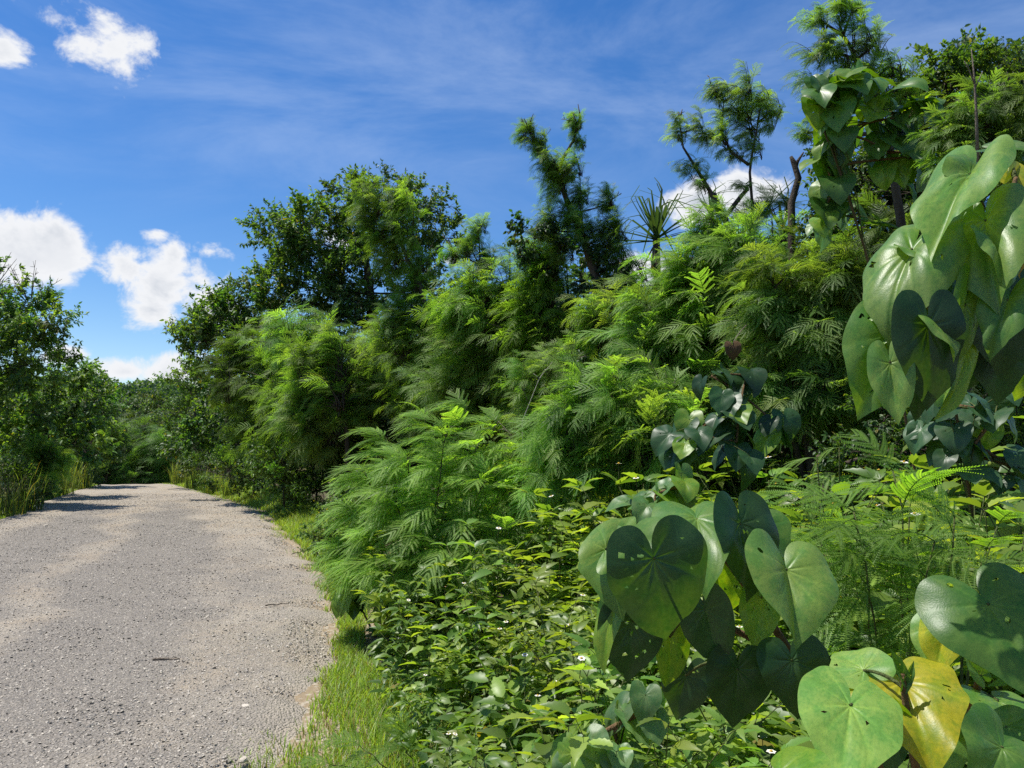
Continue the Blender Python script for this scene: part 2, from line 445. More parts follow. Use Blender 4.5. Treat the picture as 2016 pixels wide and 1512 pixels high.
def make_road():
    ys = np.concatenate([np.arange(-1.4, 12, .12), np.arange(12, 40, .3), np.arange(40, 58, .8)])
    n = 44; u = np.linspace(0, 1, n)
    xl, xr = resample(ledge, ys), resample(redge, ys)
    jl = np.convolve(rng.normal(0, .09, len(ys)), np.ones(4) / 4, 'same') * 2; jr = np.convolve(rng.normal(0, .09, len(ys)), np.ones(4) / 4, 'same') * 2
    X = (xl + jl)[:, None] * (1 - u) + (xr + jr)[:, None] * u
    Y = np.repeat(ys[:, None], n, 1)
    Z = height(X, Y)
    w = (xr - xl)[:, None]
    ud = u[None] * w
    edge = np.minimum(ud, w - ud)
    rut = -.018 * np.exp(-((u[None] - .26) / .09) ** 2) - .018 * np.exp(-((u[None] - .68) / .09) ** 2)
    Z = Z + .012 + rut + .02 * np.sin(X * .9 + .4) * np.cos(Y * .55) * .5 + .075 * smooth01(edge / .4) - .075
    Z += .006 * np.sin(X * 5.3 + Y * 2.1) * np.sin(Y * 4.1)
    # pale: where coral sand lies bare (crest, verge and the pull-out)
    pale = np.exp(-np.clip(edge, 0, 9) / .45) * .30 + smooth01((Y - 15) / 9) * .62
    wob = .03 * np.sin(Y * .8) + .02 * np.sin(Y * 2.1 + 1)
    pale += .42 * np.exp(-((u[None] - .47 + wob) / .065) ** 2)
    pale += .20 * smooth01((u[None] - .78) / .2) + .34 * np.exp(-((u[None] - .14 - wob) / .06) ** 2) + .22 * np.exp(-((u[None] - .80 + wob) / .05) ** 2)
    pale -= .16 * np.exp(-((u[None] - .30 + wob) / .09) ** 2) + .16 * np.exp(-((u[None] - .64 + wob) / .08) ** 2)
    pale += .45 * smooth01((u[None] - .62) / .3) * np.exp(-((Y - 16.5) / 4.0) ** 2)
    mb = MB()
    idx = np.arange(len(ys) * n).reshape(len(ys), n)
    a, b, c, d = idx[:-1, :-1].ravel(), idx[:-1, 1:].ravel(), idx[1:, 1:].ravel(), idx[1:, :-1].ravel()
    mb.add(np.stack([X.ravel(), Y.ravel(), Z.ravel()], 1), np.vstack([np.stack([a, b, c], 1), np.stack([a, c, d], 1)]), 0, .5, pale.ravel())
    o = obj('road', mb.mesh('road', ['road'], True, 'pale'))
    tag(o, 'grey gravel road with pale sandy patches rising to a crest', kind='structure')

def make_ground():
    rr = np.concatenate([np.arange(.3, 12, .3), np.arange(12, 60, .8), np.geomspace(60, 900, 60)])
    th = np.linspace(0, 2 * math.pi, 241)[:-1]
    X = rr[:, None] * np.cos(th); Y = rr[:, None] * np.sin(th)
    Z = height(X, Y) - .045 - .02 * (rr[:, None] > 30) + .012 * np.sin(X * 3.1) * np.sin(Y * 2.7)
    n = len(th); idx = np.arange(len(rr) * n).reshape(len(rr), n)
    i2 = np.roll(idx, -1, 1)
    a, b, c, d = idx[:-1].ravel(), i2[:-1].ravel(), i2[1:].ravel(), idx[1:].ravel()
    V = np.stack([X.ravel(), Y.ravel(), Z.ravel()], 1)
    V = np.vstack([V, [0, 0, -.045]])
    cap = np.stack([idx[0], i2[0], np.full(n, len(V) - 1)], 1)
    er = V[:, 0] - resample(redge, V[:, 1]); el = resample(ledge, V[:, 1]) - V[:, 0]
    pale = np.clip(1 - np.maximum(er, el) / .9, 0, 1) * (V[:, 1] < 45)
    mb = MB(); mb.add(V, np.vstack([np.stack([a, d, c], 1), np.stack([a, c, b], 1), cap]), 0, .5, pale)
    o = obj('ground', mb.mesh('ground', ['soil'], True, 'pale'))
    tag(o, 'dark soil and leaf litter under the roadside plants', kind='structure')

def rand_rot(k, flat=0.0):
    """k random rotations; flat>0 keeps the local z near up"""
    q = rng.normal(0, 1, (k, 4)); 
    if flat: q[:, 1:3] *= flat
    q /= np.linalg.norm(q, axis=1)[:, None]
    w, x, y, z = q.T
    return np.stack([np.stack([1 - 2 * (y * y + z * z), 2 * (x * y - z * w), 2 * (x * z + y * w)], -1),
                     np.stack([2 * (x * y + z * w), 1 - 2 * (x * x + z * z), 2 * (y * z - x * w)], -1),
                     np.stack([2 * (x * z - y * w), 2 * (y * z + x * w), 1 - 2 * (x * x + y * y)], -1)], 1)

OCT_V = np.array([[1, 0, .05], [0, 1, 0], [-1, .1, 0], [-.1, -1, .05], [.1, 0, .75], [0, 0, -.6]])
OCT_F = np.array([[0, 1, 4], [1, 2, 4], [2, 3, 4], [3, 0, 4], [1, 0, 5], [2, 1, 5], [3, 2, 5], [0, 3, 5]])

def make_gravel():
    k = 135000
    y = 2.6 + 24 * rng.random(k) ** 2.0
    u = np.clip(rng.random(k) * 1.06 - .02, 0, 1.03)
    # thinner where dust covers the stones
    xl, xr = resample(ledge, y), resample(redge, y)
    x = xl * (1 - u) + xr * u
    vis = (x > -.75 * y - .6)
    x, y, u = x[vis], y[vis], u[vis]; k = len(x)
    s = (.0042 + .0085 * rng.random(k) ** 2.8) * (1 + .02 * y)
    M = np.zeros((k, 3, 4)); M[:, :, :3] = rand_rot(k, .35) * (s[:, None, None] * (0.8 + .5 * rng.random((k, 1, 3))))
    rut = -.018 * np.exp(-((u - .26) / .09) ** 2) - .018 * np.exp(-((u - .68) / .09) ** 2)
    w = xr[vis] - xl[vis]; edge = np.minimum(u, 1 - u) * w
    z = height(x, y) + .012 + rut + .01 * np.sin(x * .9 + .4) * np.cos(y * .55) + .075 * smooth01(edge / .4) - .075 + .006 * np.sin(x * 5.3 + y * 2.1) * np.sin(y * 4.1)
    M[:, 0, 3] = x; M[:, 1, 3] = y; M[:, 2, 3] = z - s * .05
    mb = MB(); mb.many(OCT_V, OCT_F[:4], M, 0, np.clip(rng.normal(.60, .28, k), 0, 1))
    o = obj('gravel', mb.mesh('gravel', ['stone'], False))
    tag(o, 'loose grey and tan stones lying on the road', kind='stuff')

def blade_template():
    V = np.array([[-.5, 0, 0], [.5, 0, 0], [-.4, .02, .4], [.4, .02, .4], [-.25, .16, .75], [.25, .16, .75], [0, .42, 1.0]])
    F = np.array([[0, 1, 3], [0, 3, 2], [2, 3, 5], [2, 5, 4], [4, 5, 6]])
    return V, F

def blades(mb, x, y, z, h, w, lean=.5, mat=0, rnd=None):
    V, F = blade_template(); k = len(x)
    a = rng.random(k) * 2 * math.pi; ca, sa = np.cos(a), np.sin(a)
    M = np.zeros((k, 3, 4))
    tl = rng.random(k) * lean + .15
    M[:, 0, 0] = ca * w; M[:, 1, 0] = sa * w
    M[:, 0, 1] = -sa * h * tl * 2.0; M[:, 1, 1] = ca * h * tl * 2.0
    M[:, 2, 2] = h; M[:, 0, 2] = -sa * h * tl * .35; M[:, 1, 2] = ca * h * tl * .35
    M[:, 0, 3] = x; M[:, 1, 3] = y; M[:, 2, 3] = z
    mb.many(V, F, M, mat, rnd)

def make_grass():
    mb = MB()
    # right verge
    k = 70000
    y = 2.8 + 34 * rng.random(k) ** 1.6
    xr = resample(redge, y)
    wid = np.interp(y, [2.8, 4.5, 5.4, 6.2, 7.5, 9, 12, 17, 20, 26, 36], [1.5, 1.1, .5, .15, .25, .6, .9, 1.0, 1.6, 1.9, 2.2])
    off = (rng.random(k) ** 1.25 - .13 - .22 * rng.random(k) ** 1.5) * wid * (1.1)
    clump = np.sin(y * 3.7 + off * 5) * np.sin(y * 1.3 + 2) + np.sin(y * 9.1)*.4
    keep = ((off > .0) & (rng.random(k) < np.clip(.35 + off * 2.0 + .5 * (clump > 0), 0, 1))) | (rng.random(k) < .30 * (clump > .1))
    x = xr + off + rng.normal(0, .03, k)
    x, y, off = x[keep], y[keep], off[keep]; k = len(x)
    h = (.04 + .12 * rng.random(k)) * np.clip(.4 + off * 1.6, .3, 1.6) * np.clip(y / 7, .8, 1.6)
    blades(mb, x, y, height(x, y) - .045, h + .03, .0035 + .003 * rng.random(k) + .0004 * y, .8)
    # left verge
    k = 14000
    y = 12 + 26 * rng.random(k); xl = resample(ledge, y)
    off = rng.random(k) ** 1.3 * 1.3 - .12
    x = xl - off; h = (.06 + .16 * rng.random(k)) * np.clip(.4 + off * 1.3, .3, 1.7)
    blades(mb, x, y, height(x, y) - .045, h + .03, .010 + .005 * rng.random(k), .8)
    o = obj('grass', mb.mesh('grass', ['grass']), color=(.215, .330, .050))
    tag(o, 'short bright green grass along both edges of the gravel road', kind='stuff')

make_ground(); make_road(); make_gravel(); make_grass()
# ------------------------------------------------------------------ plant pieces
def oval_leaf(w=.5, droop=.18, fold=.12):
    ys = [0, .28, .62, 1.0]; ws = [0.03, .42 * w * 2, .40 * w * 2 * .85, 0.0]
    V = []; 
    for y, ww in zip(ys, ws):
        z = -droop * y * y
        V += [[-ww / 2, y, z + fold * ww], [0, y, z], [ww / 2, y, z + fold * ww]]
    F = []
    for i in range(3):
        a = i * 3; b = a + 3
        F += [[a, a + 1, b + 1], [a, b + 1, b], [a + 1, a + 2, b + 2], [a + 1, b + 2, b + 1]]
    return np.array(V), np.array(F)

def toothed_leaf(w=.42, teeth=5, droop=.3, fold=.15):
    ys = np.linspace(0, 1, teeth * 2 + 1); V = [[0, y, -droop * y * y] for y in ys]; n = len(V)
    L = []; Rr = []
    for i, y in enumerate(ys):
        ww = w * math.sin(math.pi * min(1, y * .93 + .07) ** .75) * (1.0 if i % 2 else .84)
        if i in (0, n - 1): ww = .012
        L.append([-ww / 2, y + (.03 if i % 2 else 0), -droop * y * y + fold * ww]); Rr.append([ww / 2, y + (.03 if i % 2 else 0), -droop * y * y + fold * ww])
    V = np.array(V + L + Rr); F = []
    for i in range(n - 1):
        F += [[n + i, i, i + 1], [n + i, i + 1, n + i + 1], [i, 2 * n + i, 2 * n + i + 1], [i, 2 * n + i + 1, i + 1]]
    return V, np.array(F)

def feather_frond(npair=7, L=.45, pin=.15, nl=12, droop=.5, wind=0.0, seed=0):
    """one twice-feathered leaf: rachis, paired side ribs, paired leaflets. Local +Y along the rachis."""
    r = np.random.default_rng(seed); mb = MB()
    t = np.linspace(0, 1, 7)
    rach = np.stack([0 * t, L * (t - .12 * t ** 2), L * (.15 * t - droop * t ** 2)], 1)
    mb.tube(rach, np.linspace(.0040, .0018, 7), 3, 1)
    tl = []
    for i in range(npair):
        ti = .16 + .84 * i / (npair - 1)
        p0 = np.array([np.interp(ti, t, rach[:, k]) for k in range(3)])
        tang = unit(np.array([0, 1 - .24 * ti, .15 - 2 * droop * ti]))
        ln = pin * (.72 + .5 * math.sin(math.pi * (.12 + .78 * ti))) * r.uniform(.75, 1.15)
        for sd_ in (-1, 1):
            side = np.array([sd_, 0, 0])
            nrm = np.cross(side, tang) * sd_
            ang = R(r.uniform(46, 72) - 24 * ti)
            d0 = unit(side * math.sin(ang) + tang * math.cos(ang) + nrm * r.uniform(-.08, .12))
            s = np.linspace(0, 1, nl)
            dr = r.uniform(.12, .3)
            c = p0 + d0 * (ln * s)[:, None] + np.array([0, 0, -1]) * (dr * ln * s ** 2)[:, None] + tang * (.18 * ln * s ** 2)[:, None]
            # rib
            q = np.cross(d0, nrm)
            mb.add(np.vstack([c[::3] + q * .0016 + nrm * .001, c[::3] - q * .0016 + nrm * .001]),
                   [[a, a + 1, len(c[::3]) + a] for a in range(len(c[::3]) - 1)] + [[a + 1, len(c[::3]) + a + 1, len(c[::3]) + a] for a in range(len(c[::3]) - 1)], 1, .5)
            ll = pin * .112 * (1 - .35 * np.abs(s - .45)) * r.uniform(.9, 1.1); hw = ln / nl * .36
            for sg in (-1, 1):
                out = unit(q * sg + d0 * .38 + nrm * r.uniform(-.05, .28))
                A = c - d0 * hw; B = c + d0 * hw; T = c + out * ll[:, None]; T2 = c + out * (ll * .55)[:, None] + d0 * hw * 1.5
                V = np.stack([A, B, T2, T], 1).reshape(-1, 3)
                k = np.arange(nl) * 4
                mb.add(V, np.vstack([np.stack([k, k + 1, k + 2], 1), np.stack([k, k + 2, k + 3], 1)]), 0, r.uniform(.15, .95))
    return np.vstack(mb.V), np.vstack(mb.F), np.concatenate(mb.M), np.concatenate(mb.R)

FRONDS = [feather_frond(9, .42, .155, 13, .42 + .13 * k, seed=k) for k in range(4)]
FRONDS_LITE = [feather_frond(7, .46, .165, 9, .42 + .14 * k, seed=20 + k) for k in range(4)]

def frond_mesh(k):
    V, F, M, r_ = feather_frond(11, .42, .16, 18, .38 + .12 * k, seed=40 + k)
    mb = MB(); mb.add(V, F, M, r_); return mb.mesh('feathery_frond', ['feather', 'rib'])
FROND_MESH = [frond_mesh(k) for k in range(5)]

def feather_spray(seed, lite=False, nf=17):
    """a leafy shoot about 1 long: a stem with spirally set feathery leaves"""
    r = np.random.default_rng(seed); mb = MB()
    n = 8; t = np.linspace(0, 1, n)
    bend = r.normal(0, .12, 2)
    st = np.stack([bend[0] * t ** 2, .72 * t, (bend[1] + .05) * t ** 2 - .10 * t ** 2], 1)
    mb.tube(st, np.linspace(.010, .0025, n), 4, 2)
    lib = FRONDS_LITE if lite else FRONDS
    for i in range(nf):
        ti = .02 + .98 * (i + r.uniform(-.2, .2)) / (nf - 1); ti = min(1, max(0.05, ti))
        p = np.array([np.interp(ti, t, st[:, k]) for k in range(3)])
        a = i * 2.4 + r.normal(0, .3)
        out = np.array([math.cos(a), 0, math.sin(a) * .75 + .25])
        ax = unit(out * (1.25 - .85 * ti) + np.array([0, .35 + .6 * ti, .12]))
        V, F, M, rr_ = lib[r.integers(len(lib))]
        s = r.uniform(.72, 1.12) * (1 - .15 * ti)
        Rm = frame(ax, np.array([r.normal(0, .3), r.normal(-.1, .3), 1.]))
        mb.add(V @ (Rm * s).T + p, F, M, np.clip(rr_ + r.uniform(-.2, .2), 0, 1))
    return mb.mesh('feathery_shoot', ['feather', 'rib', 'bark'])

def broad_spray(seed, nleaf=190, leaf=.122, wid=.5, droop=.25, mats=('broad', 'bark'), hang=.35):
    """a leafy twig about 1 long with side twigs and simple leaves"""
    r = np.random.default_rng(seed); mb = MB()
    t = np.linspace(0, 1, 6); main = np.stack([r.normal(0, .1) * t ** 2, .8 * t, r.normal(0, .1) * t ** 2], 1)
    mb.tube(main, np.linspace(.013, .004, 6), 4, 1)
    tw = [main]
    for i in range(9):
        k = .1 + .85 * i / 9; p = np.array([np.interp(k, t, main[:, j]) for j in range(3)])
        a = i * 2.4 + r.normal(0, .3)
        d = unit(np.array([math.cos(a), .75, math.sin(a) * .8 + .15]))
        q = bez(p, p + d * .2, p + d * r.uniform(.28, .44) + np.array([0, .05, .05]), 4)
        mb.tube(q, np.linspace(.007, .003, 4), 3, 1); tw.append(q)
    Vt, Ft = oval_leaf(wid, droop)
    mats_ = []
    for i in range(nleaf):
        q = tw[r.integers(len(tw))] if i % 4 else main
        k = r.uniform(.25, 1.0) ** .7 * (len(q) - 1)
        p = np.array([np.interp(k, np.arange(len(q)), q[:, j]) for j in range(3)])
        a = r.uniform(0, 2 * math.pi)
        ax = unit(np.array([math.cos(a) * .9, .45 + r.normal(0, .3), math.sin(a) * .7 - hang]))
        s = leaf * r.uniform(.6, 1.2)
        mats_.append(mat34(frame(ax, np.array([r.normal(0, .5), r.normal(-.1, .4), 1.])), p + ax * s * .15, s))
    mb.many(Vt, Ft, np.array(mats_), 0, r.random(nleaf))
    return mb.mesh('leafy_twig', list(mats))


def feather_clump(seed, n, fl, lite, open_=0.0):
    """a leafy bough of radius about 1: forking twigs whose feathery leaves all stream with the wind to -X and droop"""
    r = np.random.default_rng(seed); mb = MB(); lib = FRONDS_LITE if lite else FRONDS
    ntw = max(5, n // 7); start = np.array([.25, 0, -.55])
    for k in range(ntw):
        v = unit(r.normal(0, 1, 3) * np.array([1, 1, .85])); e = v * r.uniform(.35, .95) + np.array([-.05, 0, .08])
        q = bez(start + r.normal(0, .06, 3), start * .4 + e * .4 + np.array([.12, 0, .18]), e, 7)
        mb.tube(q, np.linspace(.016, .004, 7) * (1.4 if open_ else 1), 4, 2)
        m = n // ntw + (k < n % ntw)
        for i in range(m):
            ti = .30 + .70 * (i + r.random()) / m
            p = np.array([np.interp(ti * 6, np.arange(7), q[:, j]) for j in range(3)])
            tg = unit(q[-1] - q[-3])
            a = r.uniform(0, 6.283); out = np.array([math.cos(a), math.sin(a), r.uniform(-.2, .7)])
            ax = unit(out * .55 + tg * .35 + v * .25 + np.array([-.66, -.12, -.04]))
            V, F, M, rr_ = lib[r.integers(len(lib))]
            s = fl / .43 * r.uniform(.7, 1.15)
            Rm = frame(ax, np.array([r.normal(0, .35), r.normal(-.25, .35), 1.]))
            mb.add(V @ (Rm * s).T + p, F, M, np.clip(rr_ * .6 + .2 + r.uniform(-.2, .2), 0, .97))
    return mb.mesh('feathery_bough', ['feather', 'rib', 'bark'])

LIB = {
    'clump': [feather_clump(160 + k, 34, .62, False) for k in range(6)],
    'clump_far': [feather_clump(170 + k, 110, .40, True) for k in range(5)],
    'clump_open': [feather_clump(180 + k, 26, .58, False, 1) for k in range(6)],
    'broad': [broad_spray(200 + k) for k in range(6)],
    'small': [broad_spray(220 + k, 170, .115, .55, .2) for k in range(5)],
    'vine': [broad_spray(240 + k, 100, .17, .72, .35, hang=.7) for k in range(5)],
}

# ------------------------------------------------------------------ trees from traced crown masses
def wood_curve(a, b, lift=.25, n=6, j=.05):
    a = np.asarray(a, float); b = np.asarray(b, float); L = np.linalg.norm(b - a)
    m = (a + b) / 2 + np.array([0, 0, -1]) * lift * L * .5 + rng.normal(0, j * L, 3)
    return bez(a, m, b, n)

def tree(name, label, cat, trunk, blobs, lib, size, color, per=8, wind=(-.25, 0, 0), up=.35, r0=.07, bark='bark', group=None, part='branch', flat=.9, extra=None, base_xy=None, inner=.15, bare=0, jit=.17):
    """trunk: list of world points, the first on the ground. blobs: (centre, radius, [lib, size, color, per])"""
    base = np.array(trunk[0]); base[2] = gz(base) - .06
    root = empty(name, base)
    tag(root, label, cat, group)
    mb = MB(); tp = np.array([base] + [np.array(p) for p in trunk[1:]])
    # smooth trunk
    tt = np.linspace(0, len(tp) - 1, len(tp) * 4); 
    tr = np.stack([np.interp(tt, np.arange(len(tp)), tp[:, k]) for k in range(3)], 1)
    w = np.array([.25, .5, .25])
    for _ in range(2):
        tr[1:-1] = .25 * tr[:-2] + .5 * tr[1:-1] + .25 * tr[2:]
    seg = np.linspace(0, 1, len(tr)); tr[1:-1] += rng.normal(0, .018, (len(tr) - 2, 3)) * (r0 / .07)
    mb.tube(tr - base, r0 * (1.25 - .95 * seg ** .8) , 8)
    cnt = 0
    att = np.vstack([tr] + [np.stack([np.interp(np.linspace(0, len(q) - 1, 10), np.arange(len(q)), np.array(q)[:, k]) for k in range(3)], 1) for q, _, mi in (extra or []) if mi == 0])
    for bl in blobs:
        c, r = np.array(bl[0], float), bl[1]
        opt = bl[2] if len(bl) > 2 else {}
        lb, sz, co, n = opt.get('lib', lib), opt.get('size', size), opt.get('color', color), opt.get('per', per)
        lower = att[:, 2] < c[2] - .1 * r
        cand = att[lower] if lower.any() else tr[:2]
        dd = np.linalg.norm(cand - c, axis=1) + .35 * np.abs(cand[:, 2] - (c[2] - .8 * r))
        a = cand[np.argmin(dd)]
        L = np.linalg.norm(a - c)
        rl = min(r0 * .5, .012 + .012 * L)
        q = wood_curve(a, c, .15, 7)
        mb.tube(q - base, np.linspace(rl, rl * .35, 7), 5)
        if lb.startswith('clump'):
            for i in range(opt.get('nb', {'clump': 4, 'clump_far': 3, 'clump_open': 3}[lb])):
                p = c + rng.normal(0, .22, 3) * r
                yaw = rng.normal(0, .45) + (math.pi if wind[0] > 0 else 0); tl = rng.normal(0, .22, 2)
                Rm = np.array(Matrix.Rotation(yaw, 3, 'Z') @ Matrix.Rotation(tl[0], 3, 'X') @ Matrix.Rotation(tl[1], 3, 'Y'))
                co2 = np.array(co) * (1 + rng.normal(0, jit)) * np.array([1 + rng.normal(0, jit * .5), 1, 1])
                obj(part, LIB[lb][rng.integers(len(LIB[lb]))], root, np.clip(co2, .003, 1), to_m4(Rm, p - base, r * rng.uniform(1.1, 1.45)))
            n = 0
        for i in range(n):
            v = rng.normal(0, 1, 3); v[2] *= flat; v = unit(v)
            rad = r * (inner + (.78 - inner) * rng.random() ** .6)
            p = c + v * rad * np.array([1, 1, .9])
            k = rng.integers(2, 7); a2 = q[k]
            q2 = wood_curve(a2, p, .1, 4)
            mb.tube(q2 - base, np.linspace(max(.004, rl * .3), .004, 4), 4)
            ax = unit(v * 1.0 + np.array([0, 0, up]) + np.array(wind) + rng.normal(0, .25, 3))
            Rm = frame(ax, np.array([rng.normal(0, .3), rng.normal(0, .3) - .15, 1.]))
            s = sz * rng.uniform(.75, 1.2)
            co2 = np.array(co) * (1 + rng.normal(0, jit)) * np.array([1 + rng.normal(0, jit * .5), 1, 1])
            o = obj(part, LIB[lb][rng.integers(len(LIB[lb]))], root, np.clip(co2, .003, 1), to_m4(Rm, p - base, s))
            cnt += 1
        nb = opt.get('bare', bare)
        if lb.startswith('clump') and not nb and rng.random() < .3: nb = 1; opt = dict(opt, bw=.6)
        for i in range(nb):     # leafless twigs sticking out of the top
            v = unit(np.array([rng.normal(0, .7), rng.normal(0, .5), rng.uniform(.4, 1)]))
            e = c + v * r * rng.uniform(1.1, 1.75) * opt.get('bl', 1.0)
            q3 = wood_curve(c + v * r * .3, e, -.1, 6, .08)
            mb.tube(q3 - base, np.linspace(.012, .004, 6) * opt.get('bw', 1), 4, 1)
            for j in range(3):
                k = rng.integers(2, 5); e2 = q3[k] + unit(v + rng.normal(0, .6, 3)) * r * rng.uniform(.2, .5)
                mb.tube(wood_curve(q3[k], e2, -.1, 4, .08) - base, np.linspace(.007, .003, 4) * opt.get('bw', 1), 3, 1)
    for (q, ra, mi) in (extra or []):
        mb.tube(np.array(q) - base, ra, 6, mi)
    obj('trunk', mb.mesh(name + '_trunk', [bark, 'twig']), root)
    return root

def B(lst, d, dd=0.0):
    """crown masses traced as (px, py, radius px[, options]) at forward distance d"""
    out = []
    for it in lst:
        px, py, r = it[:3]; opt = it[3] if len(it) > 3 else {}
        dk = d + opt.get('dd', 0) + rng.normal(0, .12) * PXM(r, d) * 2
        out.append((P(px, py, dk), PXM(r, d) , opt))
    return out

def T(lst, d):
    """trunk traced as (px, py[, extra depth]); the first point drops to the ground"""
    return [P(a[0], a[1], d + (a[2] if len(a) > 2 else 0)) for a in lst]

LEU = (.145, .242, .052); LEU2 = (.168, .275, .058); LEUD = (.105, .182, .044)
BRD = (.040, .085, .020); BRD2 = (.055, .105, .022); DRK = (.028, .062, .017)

def far_things():
    # wooded hill beyond the valley: a far-off wood that reads as one mass
    mb = MB(); k = 1500
    s = 100 + 200 * rng.random(k) ** .9; lat = rng.uniform(-85, 120, k)
    x = -.39 * s + .92 * lat; y = .92 * s + .39 * lat
    ok = y > 40; x, y = x[ok], y[ok]; k = len(x)
    z = height(x, y); hgt = rng.uniform(3.0, 5.5, k)
    V = np.array([[0, 0, 0], [-.4, .5, .12], [.4, .5, .12], [0, 1, -.1]]); F = np.array([[0, 2, 1], [1, 2, 3]])
    per = 150
    v = rng.normal(0, 1, (k, per, 3)); v /= np.linalg.norm(v, axis=2)[:, :, None]; v[:, :, 2] = v[:, :, 2] * .75
    rad = rng.uniform(1.8, 3.4, k)
    c = np.stack([x, y, z + hgt * .62], 1)
    lump = 1 + .25 * np.sin(v[:, :, 0] * 5 + x[:, None]) * np.sin(v[:, :, 2] * 6 + y[:, None])
    p = c[:, None] + v * (rad[:, None] * lump * (.55 + .45 * rng.random((k, per)) ** .5))[:, :, None]
    M = np.zeros((k * per, 3, 4)); M[:, :, :3] = rand_rot(k * per) * rng.uniform(.5, 1.05, (k * per, 1, 1)); M[:, :, 3] = p.reshape(-1, 3)
    tone = np.clip(np.repeat(rng.random(k), per) * .7 + rng.random(k * per) * .3, 0, .93)
    mb.many(V, F, M, 0, tone)
    for i in range(k):
        mb.tube([[x[i], y[i], z[i] - .3], [x[i] + .1, y[i], z[i] + hgt[i] * .6]], [.16, .08], 4, 1)
    o = obj('hillside_wood', mb.mesh('hillside_wood', ['broad', 'bark']), color=(.046, .090, .036))
    tag(o, 'dark green wood covering the far hill above the road crest', kind='stuff')

    # trees in the dip behind the crest
    spec = [
        # px, py top, radius px, depth, lib, color, label
        (205, 840, 60, 44, 'clump_far', (.085, .160, .038), 'feathery olive green tree standing behind the crest at the left side of the road'),
        (250, 865, 62, 48, 'clump_far', (.092, .160, .040), 'olive feathery tree in the middle of the dip behind the crest'),
        (312, 880, 55, 46, 'clump_far', (.090, .175, .040), 'lighter feathery tree behind the crest below the dark right-hand trees'),
        (225, 800, 50, 58, 'small', (.068, .120, .034), 'small-leaved rounded tree rising behind the crest left of the hill'),
        (285, 820, 55, 66, 'small', (.075, .115, .040), 'dull olive tree standing in the valley before the dark hill'),
        (345, 800, 50, 56, 'broad', (.070, .130, .034), 'broadleaf tree in the dip close beside the right-hand thicket'),
        (185, 770, 40, 50, 'small', (.062, .125, .030), 'round crowned tree on the left shoulder of the dip'),
    ]
    for px, py, r, d, lb, co, lab in spec:
        g0 = P(px, 940, d); 
        bl = [(px, py, r * .7), (px - r * .5, py + r * .6, r * .6), (px + r * .5, py + r * .55, r * .6), (px, py + r * 1.2, r * .8), (px - r * .4, py + r * 1.8, r * .6), (px + r * .4, py + r * 1.7, r * .6)]
        tree('valley_tree', lab, 'tree', [g0, P(px + 4, py + r, d), P(px, py, d)], B(bl, d), lb, 1.5, co, per=9, r0=.10, up=.3, group='trees in the dip behind the crest')

